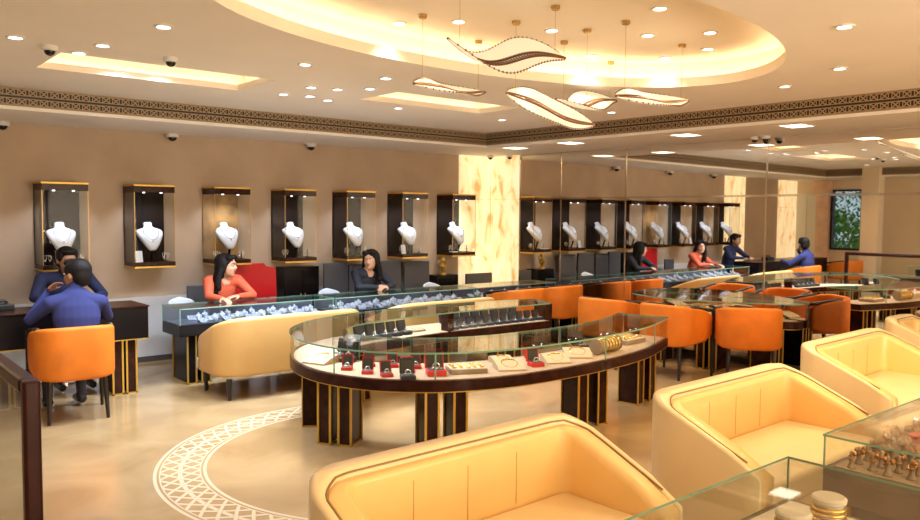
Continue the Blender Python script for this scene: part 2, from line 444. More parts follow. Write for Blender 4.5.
# onyx panels
def onyx(n, x0, x1):
    bm = B(); k = max(1, round((x1-x0)/.42)); s = (x1-x0)/k
    for i in range(k):
        for z0, z1 in ((.02, .98), (.985, 1.88), (1.885, ZS)):
            box(bm, x0+i*s+.002, x0+(i+1)*s-.002, YA-.03, YA-.004, z0, z1)
    struct(obj('trim_%d' % n, bm, 'onyx'), 'backlit onyx wall panels')
onyx(2, 7.40, cornerA[0]-.03); onyx(3, .10, .98); onyx(4, -2.48, -1.52)
# onyx return on the mirror wall
def mbox(bm, ya, yb, in0, in1, z0, z1, bev=0):
    a = Vector(mp(ya, in0)); b = Vector(mp(yb, in0)); d = (b-a).normalized(); nrm = Vector((-MN.x, -MN.y))
    pts = [a, b, b+nrm*(in1-in0), a+nrm*(in1-in0)]
    prism(bm, [tuple(p) for p in pts], z0, z1)
bm = B()
for z0, z1 in ((.02, .98), (.985, 1.88), (1.885, ZS)): mbox(bm, 8.20, YA-.035, .004, .03, z0, z1)
struct(obj('trim_5', bm, 'onyx'), 'backlit onyx panel beside the mirrors')

# mirrors: tall panels divided by metal strips
seams = [8.19, 7.41, 6.32, 4.44, 2.75, 1.0, -.8]
names = ['beside the onyx corner', 'with the second joint from the onyx corner', 'behind the orange chairs', 'behind the oval table', 'behind the cream sofas', 'at the near end of the mirror wall']
for i in range(len(seams)-1):
    a, b = seams[i+1], seams[i]
    t = thing('wall_mirror', 'tall wall mirror %s' % names[i], 'mirror', (*mp((a+b)/2), 0), group='wall mirrors')
    for z0, z1 in ((.06, 1.875), (1.895, ZS-.01)):
        bm = B(); mbox(bm, a+.006, b-.006, .004, .012, z0, z1)
        for v in bm.verts: v.co -= Vector((*mp((a+b)/2), 0))
        obj('mirror_glass', bm, 'mirror', t)
for i, s in enumerate(seams):
    bm = B(); mbox(bm, s-.008, s+.008, .004, .02, .06, ZS-.01); struct(obj('trim_%d' % (6+i), bm, 'chrome'), 'upright metal strip between mirrors')
bm = B(); mbox(bm, seams[-1], seams[0], .004, .024, 1.873, 1.897); struct(obj('trim_13', bm, 'chrome'), 'level metal strip across the mirrors')
bm = B(); mbox(bm, seams[-1], seams[0], .004, .024, 0, .06); struct(obj('baseboard_right', bm, 'dark_skirting'))

# soffit ring, fretwork and ceiling
IN = 1.17
iA = YA-IN; iL = XL+IN; iF = YF+IN
def mpi(y): return mp(y, 1.18)
outer = [(XL, YF), cornerF, cornerA, (XL, YA)]
inner = [(iL, iF), mpi(iF), mpi(iA), (iL, iA)]
def poly_holes(bm, outer, holes, z):
    edges = []
    for loop in [outer]+holes:
        vs = [bm.verts.new((x, y, z)) for x, y in loop]
        for i in range(len(vs)): edges.append(bm.edges.new((vs[i], vs[(i+1) % len(vs)])))
    bmesh.ops.triangle_fill(bm, use_beauty=True, use_dissolve=False, edges=edges)
bm = B()
for i in range(4):
    j = (i+1) % 4; vs = [bm.verts.new((*p, ZS)) for p in (outer[i], outer[j], inner[j], inner[i])]; bm.faces.new(vs)
bmesh.ops.remove_doubles(bm, verts=bm.verts, dist=1e-5)
r = bmesh.ops.extrude_face_region(bm, geom=bm.faces[:])
for v in [g for g in r['geom'] if isinstance(g, bmesh.types.BMVert)]: v.co.z = ZS+.03
struct(obj('trim_14', bm, 'cornice_paint'), 'plain soffit around the room')
# fascia strips carrying the fretwork, UV along the run in metres
def fascia(n, a, b, mt, z0, z1, push=0):
    bm = B(); uvl = bm.loops.layers.uv.new('UVMap'); L = (Vector(b)-Vector(a)).length
    q = [(a, z0, 0, 0), (b, z0, L, 0), (b, z1, L, 1), (a, z1, 0, 1)]
    vs = [bm.verts.new((*p, z)) for p, z, *_ in q]; f = bm.faces.new(vs)
    for lp, (_, _, u, v) in zip(f.loops, q): lp[uvl].uv = (u, v)
    d = (Vector(b)-Vector(a)).normalized(); nr = Vector((-d.y, d.x, 0))*.03
    r = bmesh.ops.extrude_face_region(bm, geom=bm.faces[:])
    for v in [g for g in r['geom'] if isinstance(g, bmesh.types.BMVert)]: v.co -= nr
    struct(obj('trim_%d' % n, bm, mt), 'bronze fretwork frieze around the ceiling')
for i in range(4):
    a, b = inner[i], inner[(i+1) % 4]; fascia(15+i, a, b, 'fretwork', 2.552, ZC)
# smooth lip below the frieze
for i in range(4): pass

OC = (3.52, 3.38); OR = (2.16, 1.12); OT = .05
def oval(k=0., n=72):
    out = []
    for i in range(n):
        a = 2*PI*i/n; x, y = (OR[0]+k)*math.cos(a), (OR[1]+k)*math.sin(a)
        out.append((OC[0]+x*math.cos(OT)-y*math.sin(OT), OC[1]+x*math.sin(OT)+y*math.cos(OT)))
    return out
coffers = [(1.38, 2.95, 5.78, 6.5), (4.02, 5.5, 5.62, 6.22)]
cofl = [[(a, c), (b, c), (b, d), (a, d)] for a, b, c, d in coffers]
bm = B(); poly_holes(bm, inner, [oval()]+cofl, ZC); struct(obj('ceiling', bm, 'ceiling_paint'))
def ring_strip(bm, la, za, lb, zb):
    A = [bm.verts.new((*p, za)) for p in la]; Bv = [bm.verts.new((*p, zb)) for p in lb]; n = len(la)
    for i in range(n): bm.faces.new((A[i], A[(i+1) % n], Bv[(i+1) % n], Bv[i]))
def recess(n, f, top, lip, off, glow='cove_glow'):
    """f(k) gives the loop grown by k"""
    bm = B(); ring_strip(bm, f(0), ZC, f(0), ZC+lip); ring_strip(bm, f(0), ZC+lip, f(.025), ZC+lip)
    ring_strip(bm, f(.025), ZC+lip, f(.025), ZC+.02); ring_strip(bm, f(.025), ZC+.02, f(off), ZC+.02)
    ring_strip(bm, f(off), ZC+.02, f(off), top)
    vs = [bm.verts.new((*p, top)) for p in f(off)]; bm.faces.new(vs)
    struct(obj('trim_%d' % n, bm, 'recess_paint'), 'recess in the ceiling')
    # light strip lying in the trough
    bm = B(); l = [(*p, ZC+.045) for p in f(off*.55)]; tube(bm, l, .012, 6, closed=True)
    o = obj('cove_light', bm, glow); return o
o = recess(19, lambda k: oval(k), ZI, .075, .15); tag(o, 'warm light strip hidden around the oval ceiling recess', 'cove light')
def rectf(c):
    a, b, cc, d = c
    def f(k):
        P = [(a-k, cc-k), (b+k, cc-k), (b+k, d+k), (a-k, d+k)]; out = []
        for i in range(4):
            p, q = P[i], P[(i+1) % 4]
            for j in range(8): out.append((p[0]+(q[0]-p[0])*j/8, p[1]+(q[1]-p[1])*j/8))
        return out
    return f
o = recess(20, rectf(coffers[0]), 2.86, .05, .12, 'coffer_glow'); tag(o, 'warm light strip around the left square ceiling coffer', 'cove light')
o = recess(21, rectf(coffers[1]), 2.86, .05, .12, 'coffer_glow'); tag(o, 'warm light strip around the middle square ceiling coffer', 'cove light')
bm = B(); prism(bm, [(XL-.2, YF-.2), (cornerF[0]+.2, YF-.2), (cornerA[0]+.2, YA+.2), (XL-.2, YA+.2)], 3.1, 3.2); struct(obj('trim_22', bm, 'ceiling_paint'), 'slab above the ceiling')

# left-end details, seen in the mirror
bm = B(); box(bm, XL+.001, XL+.03, 8.32, 8.79, .02, 2.2); box(bm, XL+.03, XL+.04, 8.545, 8.56, .02, 2.2); struct(obj('door_2', bm, 'pale_panel'), 'pale panelled door')
bm = B(); box(bm, XL+.001, XL+.14, 8.0, 8.28, .0, ZS); box(bm, XL+.001, XL+.20, 7.95, 8.33, 2.2, ZS, .02); struct(obj('trim_23', bm, 'pink_stone'), 'pink stone pilaster')
bm = B(); box(bm, -1.50, -1.18, 6.50, 6.84, 0, ZC); box(bm, -1.54, -1.14, 6.46, 6.88, 0, .12); struct(obj('trim_24', bm, 'side_wall'), 'square free-standing column')

# ------------------------------------------------------------------ downlights
dl_bm = B(); lathe(dl_bm, [(.058, 0), (.062, -.006), (.048, -.008), (.046, .0), (.046, .012)], 20)
me_ring = None
def make_down(kind):
    t = thing('downlight', '', 'downlight')
    bm = B(); lathe(bm, [(.036, .0), (.054, 0), (.054, -.007), (.040, -.009), (.036, 0)], 20)
    obj('trim_ring', bm, 'white_plastic', t, smooth='auto')
    bm = B(); lathe(bm, [(0, -.002), (.037, -.002), (.037, -.001), (0, -.001)], 20)
    obj('lamp', bm, kind, t)
    return t
protoC = protoW = None
dl_bm.free()
def spot(x, y, z, col, watts, size=2.3):
    if abs(z-ZI) < .01: size = 1.7
    l = bpy.data.lights.new('downlight_beam', 'SPOT'); l.energy = watts; l.color = col; l.spot_size = size; l.spot_blend = .9
    l.shadow_soft_size = .05
    o = bpy.data.objects.new('beam', l); o.location = (0, 0, -.03); return o
used = {'c': False, 'w': False}
protoC = make_down('lamp_cool'); protoW = make_down('lamp_warm')
def down(x, y, z, kind, label, col=None, watts=None):
    pr = protoC if kind == 'c' else protoW
    if not used[kind]: used[kind] = True; o = pr; o.location = (x, y, z); o['label'] = label; o['group'] = 'recessed downlights'
    else: o = dup(pr, (x, y, z), 0, label, 'recessed downlights')
    for ch in list(o.children):
        if ch.type == 'LIGHT': bpy.data.objects.remove(ch)
    PEND.append((o, x, y, z, col or (COOL if kind == 'c' else WARM), DOWN_W*(watts or 1)))
PEND = []
ins = [(3.12, 4.35), (3.39, 4.05), (4.03, 3.81), (4.64, 3.46), (5.4, 3.85), (4.89, 3.12), (5.35, 3.43), (4.89, 4.2), (4.1, 2.97)]
ins = sorted(ins, key=lambda p: p[0]*.764-p[1]*.644)
for i, p in enumerate(ins): down(*p, ZI, 'w', 'round downlight inside the oval ceiling recess, %s from the left' % ORD[i], NEUT, .7)
for i, p in enumerate([(1.95, 6.3), (2.27, 6.3), (2.62, 6.2)]): down(*p, 2.86, 'c', watts=2.0, label='round downlight inside the left square ceiling coffer, %s from the left' % ORD[i])
outl = [(1.05, 5.46), (1.52, 5.34), (1.63, 4.57), (1.47, 5.70), (2.79, 5.03), (3.33, 5.9), (3.55, 5.84), (3.57, 6.35), (3.82, 6.46), (3.73, 5.62), (3.54, 5.11), (3.34, 6.41), (4.62, 6.45), (6.02, 6.43), (5.59, 4.95)]
outl = sorted(outl, key=lambda p: (p[0]*.764-p[1]*.644)/(p[0]*.644+p[1]*.764))
for i, p in enumerate(outl): down(*p, ZC, 'c', watts=(2.6 if p[1] > 5.55 else 1.0), label='round downlight in the ceiling between oval recess and back counters, %s from the left' % ORD[i])
for i, p in enumerate([(5.69, 2.58), (6.14, 3.22), (4.47, 2.01)]): down(*p, ZC, 'w', watts=1.4, label=['round downlight right of the oval recess, middle of three', 'round downlight right of the oval recess, lowest of three', 'round downlight right of the oval recess, highest of three'][i])
off = [(-.2, 2.0), (-.2, 4.2), (-.2, 6.4), (1.6, .9), (3.1, .4), (4.8, .3), (6.3, .9), (6.4, 5.2), (6.2, 1.9)]
for i, p in enumerate(off): down(*p, ZC, 'w', 'round downlight in the ceiling outside the view, group near the entrance' if i < 3 else 'round downlight in the ceiling above the front cases')
# glowing patches that imitate pools of light on the soffit
t0 = thing('soffit_light_pool', 'bright square light in the soffit over the onyx corner', 'imitated light pool')
bm = B(); box(bm, -.13, .13, -.11, .11, -.004, 0, .003); obj('glow_patch', bm, 'soffit_pool_glow', t0)
bm = B(); box(bm, -.14, .14, -.12, .12, -.003, .0); obj('frame', bm, 'white_plastic', t0)  # border of the glowing patch
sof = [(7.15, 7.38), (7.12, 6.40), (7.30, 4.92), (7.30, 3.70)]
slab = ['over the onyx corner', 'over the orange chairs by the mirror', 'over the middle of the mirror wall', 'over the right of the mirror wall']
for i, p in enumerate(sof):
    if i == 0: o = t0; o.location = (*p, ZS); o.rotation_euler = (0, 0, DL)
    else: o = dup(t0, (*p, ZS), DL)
    o['label'] = 'bright square light in the soffit ' + slab[i]; o['group'] = 'imitated soffit light pools'
    PEND.append((o, *p, ZS, NEUT, DOWN_W*1.2))  # added lamp beam under each patch
for o, x, y, z, col, wt in PEND:
    b_ = spot(x, y, z, col, wt); COL.objects.link(b_); b_.parent = o

# ------------------------------------------------------------------ security cameras
def cctv(x, y, z, label, first=[None]):
    if first[0] is None:
        t = thing('security_camera', label, 'camera', (x, y, z), group='dome cameras')
        bm = B(); lathe(bm, [(.048, 0), (.05, -.024), (.042, -.032), (0, -.032)], 24); obj('housing', bm, 'white_plastic', t, smooth='auto')
        bm = B(); ellip(bm, (0, 0, -.032), (.034, .034, .032), 18, 10); obj('dome', bm, 'cctv_black', t, smooth=True)
        first[0] = t; return t
    return dup(first[0], (x, y, z), 0, label)
cctv(1.27, 5.60, ZC, 'dome camera on the ceiling at the left end')
cctv(1.99, 5.45, ZC, 'dome camera on the ceiling by the left coffer')
for x, y, lb in ((1.55, 8.74, 'dome camera under the soffit at the far left'), (3.20, 8.74, 'dome camera under the soffit above the second necklace case'), (4.93, 8.74, 'dome camera under the soffit above the fourth necklace case'), (7.78, 8.55, 'dome camera in front of the onyx, left one'), (7.93, 8.30, 'dome camera in front of the onyx, right one'), (8.0, 4.52, 'dome camera against the mirror, left one'), (7.98, 4.38, 'dome camera against the mirror, right one')):
    c_o = cctv(x, y, ZS, lb)
    if y > 8.7: c_o.scale = (1.35, 1.35, 1.3)

# ------------------------------------------------------------------ wall display cases with necklace busts
def bust_mesh(sc_=1.0):
    bm = B()
    rows = [  # z, half width, depth, y centre (front is -y)
        (.000, .020, .018, -.055), (.012, .036, .026, -.056), (.05, .060, .034, -.052), (.10, .086, .040, -.040), (.145, .103, .044, -.022),
        (.175, .108, .044, -.006), (.195, .098, .040, .006), (.208, .070, .034, .014), (.218, .044, .030, .020), (.235, .034, .028, .026), (.262, .035, .028, .030), (.266, .030, .024, .030)]
    n = 24; rings = []
    for z, hw, d, yc in rows:
        rings.append([bm.verts.new((hw*math.cos(2*PI*i/n)*sc_, (yc+d*math.sin(2*PI*i/n))*sc_, z*sc_)) for i in range(n)])
    for a, b in zip(rings, rings[1:]):
        for i in range(n): bm.faces.new((a[i], a[(i+1) % n], b[(i+1) % n], b[i]))
    bm.faces.new(rings[0][::-1]); bm.faces.new(rings[-1]); return bm
def make_bust():
    t = thing('necklace_bust', '', 'bust')
    o_ = obj('bust', bust_mesh(1.28), 'bust_white', t, smooth=True, loc=(0, -.05, .10)); o_.rotation_euler = (-.30, 0, 0)
    bm = B(); cyl(bm, (0, -.05, .0), (0, -.10, .14), .014); lathe(bm, [(.05, 0), (.05, .008), (.0, .009)], 20, (0, -.05, 0)); obj('stand', bm, 'wood_black', t, smooth='auto')
    pts = []
    for i in range(21):
        a = PI*i/20; pts.append((1.28*.062*math.cos(a), 1.28*(-.070-.020*math.sin(a)+(.018 if abs(math.cos(a)) > .9 else 0)), 1.28*(.195-.11*math.sin(a))))
    bm = B(); tube(bm, pts, .0034, 6)
    for i in range(3, 18): ellip(bm, (pts[i][0], pts[i][1]-.003, pts[i][2]-.004), (.005, .004, .006), 6, 4)
    ellip(bm, (0, -.120, .098), (.010, .006, .018), 8, 6); n2 = obj('necklace', bm, 'silver', t, smooth=True, loc=(0, -.05, .10)); n2.rotation_euler = (-.30, 0, 0)
    return t
busts = make_bust(); earr = None
CW, CD, CZ0, CZ1 = .425, .36, 1.06, 1.94
case_x = [.96, 1.82, 2.69, 3.56, 4.42, 5.28, 6.14, 7.0]
def make_case(back='case_back'):
    t = thing('display_case', '', 'display case')
    g = .006
    bm = B(); box(bm, .0, CW, -.015, 0, .06, CZ1-CZ0-.012); obj('back_panel', bm, back, t)
    bm = B(); box(bm, 0, CW, -CD, 0, CZ1-CZ0-.08, CZ1-CZ0-.012, .002); obj('top_box', bm, 'wood', t)
    bm = B(); box(bm, 0, CW, -CD, 0, .014, .062, .002); obj('base', bm, 'wood', t)
    bm = B(); box(bm, -.005, CW+.005, -CD-.005, 0, 0, .018); obj('lower_gold_frame', bm, 'gold', t)
    for xx in (.0, CW-.005):
        bm = B(); box(bm, xx, xx+.005, -CD+.0005, -CD+.0055, .062, CZ1-CZ0-.08); obj('corner_strip', bm, 'brass', t)
    bm = B(); box(bm, -.005, CW+.005, -CD-.005, 0, CZ1-CZ0-.016, CZ1-CZ0); obj('upper_gold_frame', bm, 'gold', t)
    for xx in (.001, CW-.001-g):
        bm = B(); box(bm, xx, xx+g, -CD+.001+g, -.016, .062, CZ1-CZ0-.08); obj('side_glass', bm, 'case_glass', t)
    bm = B(); box(bm, .001, CW-.001, -CD+.001, -CD+.001+g, .062, CZ1-CZ0-.08); fg = obj('door', bm, 'case_glass', t)
    bm = B(); cyl(bm, (.012, -CD-.004, .40), (.012, -CD+.001, .40), .008); obj('lock', bm, 'gold', fg)
    for k in (-1, 1):
        l = bpy.data.lights.new('case_lamp', 'SPOT'); l.energy = 5.0; l.color = (.74, .84, 1); l.spot_size = 1.9; l.spot_blend = .8; l.shadow_soft_size = .012
        lo = bpy.data.objects.new('case_lamp', l); lo.location = (CW/2+k*.09, -CD*.8, CZ1-CZ0-.085); lo.rotation_euler = (.35, 0, 0); link(lo, t)
        bm = B(); lathe(bm, [(0, 0), (.012, 0), (.012, .003), (0, .003)], 12, (CW/2+k*.09, -CD*.8, CZ1-CZ0-.083)); obj('lamp', bm, 'lamp_cool', t)
    return t
def earring_stand(kind):
    t = thing('earring_stand', '', 'jewellery stand')
    bm = B(); lathe(bm, [(.026, 0), (.026, .006), (.006, .01), (.004, .085), (0, .088)], 16); obj('post', bm, 'wood_black', t, smooth='auto')
    bm = B()
    for s in (-1, 1):
        pts = [(s*.022+.014*math.cos(2*PI*k/16), 0, .068+.022*math.sin(2*PI*k/16)) for k in range(16)]; tube(bm, pts, .003, 6, closed=True)
        ellip(bm, (s*.022, 0, .036), (.008, .005, .010), 8, 6)
    cyl(bm, (-.024, 0, .09), (.024, 0, .09), .003); obj('earrings', bm, kind, t, smooth=True)
    return t
case0 = make_case(); caseO = make_case('onyx_dark')
es0 = earring_stand('silver')
cord = ['behind the seated men', 'second from the left', 'above the woman in orange', 'fourth from the left', 'above the woman in black', 'sixth from the left', 'overlapping the onyx panel']
case_names = ['at the far left end, outside the frame'] + cord
first = True; fe = True
for i, x in enumerate(case_x):
    lb = case_names[i]
    if i == 3: c = caseO; c.location = (x, YA, CZ0); c.children
    elif first: c = case0; c.location = (x, YA, CZ0); first = False
    else: c = dup(case0, (x, YA, CZ0), 0)
    c['label'] = 'gold-edged glass wall case %s' % lb; c['group'] = 'necklace display cases on the back wall'
    if i == 0: b_ = busts; b_.location = (x+CW/2, YA-.16, CZ0+.062)
    else: b_ = dup(busts, (x+CW/2+random.uniform(-.01, .01), YA-.17, CZ0+.062), random.uniform(-.08, .08))
    b_['label'] = 'white necklace bust in the wall case %s' % lb; b_['group'] = 'necklace busts in wall cases'
    for sx, wd in ((.065, 'left'), (.36, 'right')):
        e_ = es0 if fe else dup(es0, (0, 0, 0), 0); fe = False
        e_.location = (x+sx, YA-.24, CZ0+.062); e_['label'] = 'earring stand on the %s, wall case %s' % (wd, lb); e_['group'] = 'earring stands in wall cases'
for i, (x, lbl) in enumerate(((2.715, 'second wall case from the left'), (6.165, 'sixth wall case from the left'))):
    bm = B(); M_ = Matrix.Translation((x+.04, YA-.30, CZ0+.063)) @ Matrix.Rotation(-.2, 4, 'X'); box(bm, -.035, .035, 0, .004, 0, .12, M=M_, mi=0)
    o = obj('sign_card', bm, 'paper'); tag(o, 'small white card standing in the %s' % lbl, 'card')
bm = B(); box(bm, 7.03, 7.13, YA-.33, YA-.25, CZ0+.0625, CZ0+.07); tag(obj('sign_card', bm, 'paper'), 'white card lying in the last wall case by the onyx', 'card')

# ------------------------------------------------------------------ pendant lamps
def make_pendant(label, A, Bp, hw0, tilt, sag, bow=0., flip=1):
    """A, Bp: ends of the spine in world space; tilt lifts the far edge"""
    A, Bp = Vector(A), Vector(Bp); mid = (A+Bp)/2; t = thing('pendant_lamp', label, 'pendant lamp', mid, group='leaf-shaped pendant lamps')
    ax = (Bp-A)/2; hx = Vector((ax.x, ax.y, 0)).normalized(); sd = Vector((-hx.y, hx.x, 0)); n, m_ = 40, 12
    if sd.dot(Vector((.644, .764, 0))) < 0: sd = -sd
    def S(u, v):
        hw = hw0*max(0, 1-abs(u)**2.4)**.62*(1+.5*u*(1 if v > 0 else -1)*(-flip if False else 1)*min(1, abs(v)*3))
        z = sag*(u*u-1)*.8 + flip*sag*.55*math.sin(u*PI) + (tilt*v + .12*hw0*v*v)*(hw/hw0) + flip*.02*u*v*(hw/hw0)
        return ax*u + sd*(hw*v + bow*math.sin(u*PI)) + Vector((0, 0, z))
    bm = B(); g = [[bm.verts.new(S(-1+2*i/n, -1+2*j/m_)) for j in range(m_+1)] for i in range(n+1)]
    for i in range(n):
        for j in range(m_): bm.faces.new((g[i][j], g[i+1][j], g[i+1][j+1], g[i][j+1]))
    bmesh.ops.remove_doubles(bm, verts=bm.verts, dist=1e-5)
    bmesh.ops.solidify(bm, geom=bm.faces[:], thickness=.006); obj('shade', bm, 'lamp_shade', t, smooth=True)
    dn = Vector((0, 0, 0))
    for off in (-.022, .022):
        bm = B(); tube(bm, [S(-1+2*i/n, off/hw0)+dn for i in range(n+1)], .0085, 6); obj('spine', bm, 'brass_dark', t, smooth=True)
    bm = B()
    tube(bm, [S(-1+2*i/n, 0)+dn for i in range(n+1)], .003, 5)
    for i in range(1, 40):
        u = -1+2*i/40; cyl(bm, S(u, -.034/hw0)+dn, S(u, .034/hw0)+dn, .0062, n=6)
    obj('cross_bars', bm, 'brass_dark', t, smooth=True)
    bm = B()
    for v in (-1, 1):
        tube(bm, [S(-.97+1.94*i/40, v) for i in range(41)], .0018, 5)
        for i in range(1, 30): ellip(bm, S(-1+2*i/30, v), (.0055, .0055, .008), 6, 4)
    obj('bead_edging', bm, 'brass_dark', t, smooth=True)
    for s in (-1, 1):
        p = S(s*.82, 0); bm = B(); cyl(bm, p, (p.x, p.y, ZI-mid.z-.02), .0013, n=6); obj('wire', bm, 'brass', t)
        bm = B(); lathe(bm, [(.028, 0), (.028, -.018), (.022, -.026), (0, -.026)], 18, (p.x, p.y, ZI-mid.z)); obj('ceiling_rose', bm, 'brass', t, smooth='auto')
    return t
make_pendant('largest pendant lamp, highest and nearest of the group', (2.82, 3.47, 2.64), (3.66, 3.34, 2.62), .15, .095, .09, .02)
make_pendant('thin pendant lamp on the left, over the square coffer', (3.02, 4.05, 2.48), (3.96, 4.42, 2.57), .15, .058, .02, .02, -1)
make_pendant('pendant lamp hanging lowest, tipped towards the room', (3.62, 3.83, 2.46), (4.25, 3.60, 2.28), .17, .13, .02, .03, -1)
make_pendant('pendant lamp half hidden behind the lowest one', (4.25, 3.97, 2.50), (5.30, 4.26, 2.62), .16, .055, .05, .02)
make_pendant('pendant lamp at the right end of the group', (4.10, 3.30, 2.43), (5.18, 3.48, 2.53), .16, .07, .02, .02, -1)

# ------------------------------------------------------------------ furniture helpers
def board_leg(parent, x, y, rz, h, w1=.11, d=.26, gap=.10, wood='wood'):
    """a pair of gold-edged boards"""
    bm = B(); R_ = Matrix.Translation((x, y, 0)) @ Matrix.Rotation(rz, 4, 'Z')
    xs = (-gap/2-w1, gap/2)
    for x0 in xs: box(bm, x0+.012, x0+w1-.012, -d/2+.008, d/2-.008, .012, h, M=R_)
    lg = obj('leg', bm, wood, parent)
    bm = B()
    for x0 in xs:
        for xx in (x0, x0+w1-.016):
            for yy in (-d/2, d/2-.008): box(bm, xx, xx+.016, yy, yy+.008, 0, h, M=R_)
        box(bm, x0, x0+w1, -d/2, d/2, 0, .012, M=R_)
    obj('gold_edging', bm, 'gold', lg)
    return lg
def strip_wall(bm, pts, th, z0, z1, closed=False):
    sweep(bm, pts, [[(0, z0), (th, z0), (th, z1), (0, z1)]]*len(pts), closed=closed)

# --- oval open-ring showcase
OUT = [(6.0, 4.18), (5.35, 3.93), (4.7, 3.82), (4.1, 3.80), (3.6, 3.86), (3.2, 4.03), (2.89, 4.35), (2.75, 4.78), (2.80, 5.25), (3.02, 5.66), (3.42, 5.97), (3.98, 6.15), (4.65, 6.22), (5.35, 6.18), (6.12, 6.0)]
INN = [(5.9, 4.66), (5.32, 4.43), (4.75, 4.36), (4.15, 4.36), (3.72, 4.46), (3.44, 4.64), (3.27, 4.84), (3.2, 5.03), (3.24, 5.20), (3.36, 5.38), (3.66, 5.52), (4.08, 5.60), (4.68, 5.64), (5.32, 5.64), (5.98, 5.62)]
def make_oval(name, label, loc, deck_items=True):
    t = thing(name, label, 'display table', loc)
    L_ = Vector(loc)
    so, si = catmull(OUT, 6), catmull(INN, 6)
    so = [(x-4.5, y-5.0) for x, y in so]; si = [(x-4.5, y-5.0) for x, y in si]
    n = len(so)
    def band(z0, z1, oo=0., oi=0., lo=0, hi=None):
        bm = B(); hi_ = n if hi is None else hi; secs = []
        R = []
        for i in range(lo, hi_):
            a, b = Vector(so[i]), Vector(si[i]); d = (b-a).normalized()
            a2 = a+d*oo; b2 = b-d*oi
            R.append([bm.verts.new((a2.x, a2.y, z0)), bm.verts.new((b2.x, b2.y, z0)), bm.verts.new((b2.x, b2.y, z1)), bm.verts.new((a2.x, a2.y, z1))])
        for A, C in zip(R, R[1:]):
            for j in range(4): bm.faces.new((A[j], A[(j+1) % 4], C[(j+1) % 4], C[j]))
        bm.faces.new(R[0][::-1]); bm.faces.new(R[-1]); return bm
    obj('base_frame', band(.475, .548), 'wood', t, smooth='auto')
    obj('gold_rim', band(.467, .475, .006, .006), 'gold', t, smooth='auto')
    obj('deck', band(.548, .553, .03, .03), 'deck_cloth', t, smooth='auto')
    top = band(.727, .739, -.004, -.004)
    for f in top.faces:
        nz = f.normal.z; f.normal_update()
        if abs(f.normal.z) < .5: f.material_index = 1
    obj('glass_top', top, ['glass', 'glass_edge'], t)
    for nm_, P, s in (('outer_glass', so, 1), ('inner_glass', si, -1)):
        bm = B(); Q = []
        for i in range(n):
            a, b = Vector(so[i]), Vector(si[i]); d = (b-a).normalized(); p = (a+d*.012) if s > 0 else (b-d*.012); Q.append((p.x, p.y))
        strip_wall(bm, Q, .005, .553, .727); obj(nm_, bm, 'glass', t)
    for k, mt_ in ((0, 'glass'), (n-1, 'wood')):
        a, b = Vector(so[k]), Vector(si[k]); d = (b-a).normalized(); a, b = a+d*.02, b-d*.02; pr = Vector((-d.y, d.x))*.004*(1 if k == 0 else -1)
        bm = B(); prism(bm, [tuple(a), tuple(b), tuple(b+pr), tuple(a+pr)], .553, .727); obj('end_panel', bm, mt_, t)
    # glass joints and wooden divisions
    for k in (12, 30, 40, 4):
        for side in (0, 1):
            if k > n-1: continue
            a, b = Vector(so[k]), Vector(si[k]); d = (b-a).normalized(); p = a+d*.015 if side == 0 else b-d*.015
            bm = B(); cyl(bm, (p.x, p.y, .553), (p.x, p.y, .727), .006, n=8); obj('glass_joint', bm, 'glass_edge', t)
    for k in (72, 84):
        k = min(k, n-1); b = Vector(si[k]); a = Vector(so[k]); d = (b-a).normalized(); p = b-d*.03; pp = p-d*.10; w_ = Vector((-d.y, d.x))*.035
        bm = B(); prism(bm, [tuple(p-w_), tuple(p+w_), tuple(pp+w_), tuple(pp-w_)], .475, .727); obj('division_post', bm, 'wood', t)
    for k in (3, 12, 28, 41, 52, 62, 72, 80):
        a, b = Vector(so[k]), Vector(si[k]); c2 = (a*.56+b*.44); d = (b-a); ang = math.atan2(d.y, d.x)-PI/2
        board_leg(t, c2.x, c2.y, ang, .467, gap=.10 if k != 41 else .05, d=.20)
    return t
oval_t = make_oval('oval_showcase', 'large dark wooden oval ring showcase with glass top and gold-edged legs', (4.5, 5.0, 0))
def Ppt(s, q, arm=0):   # point on the deck: s index along, q 0 outer..1 inner
    so, si = catmull(OUT, 6), catmull(INN, 6); i = int(round(s)); a, b = so[i], si[i]
    nx = so[min(i+1, len(so)-1)]; pv = so[max(i-1, 0)]
    return (a[0]+(b[0]-a[0])*q, a[1]+(b[1]-a[1])*q), math.atan2(nx[1]-pv[1], nx[0]-pv[0])

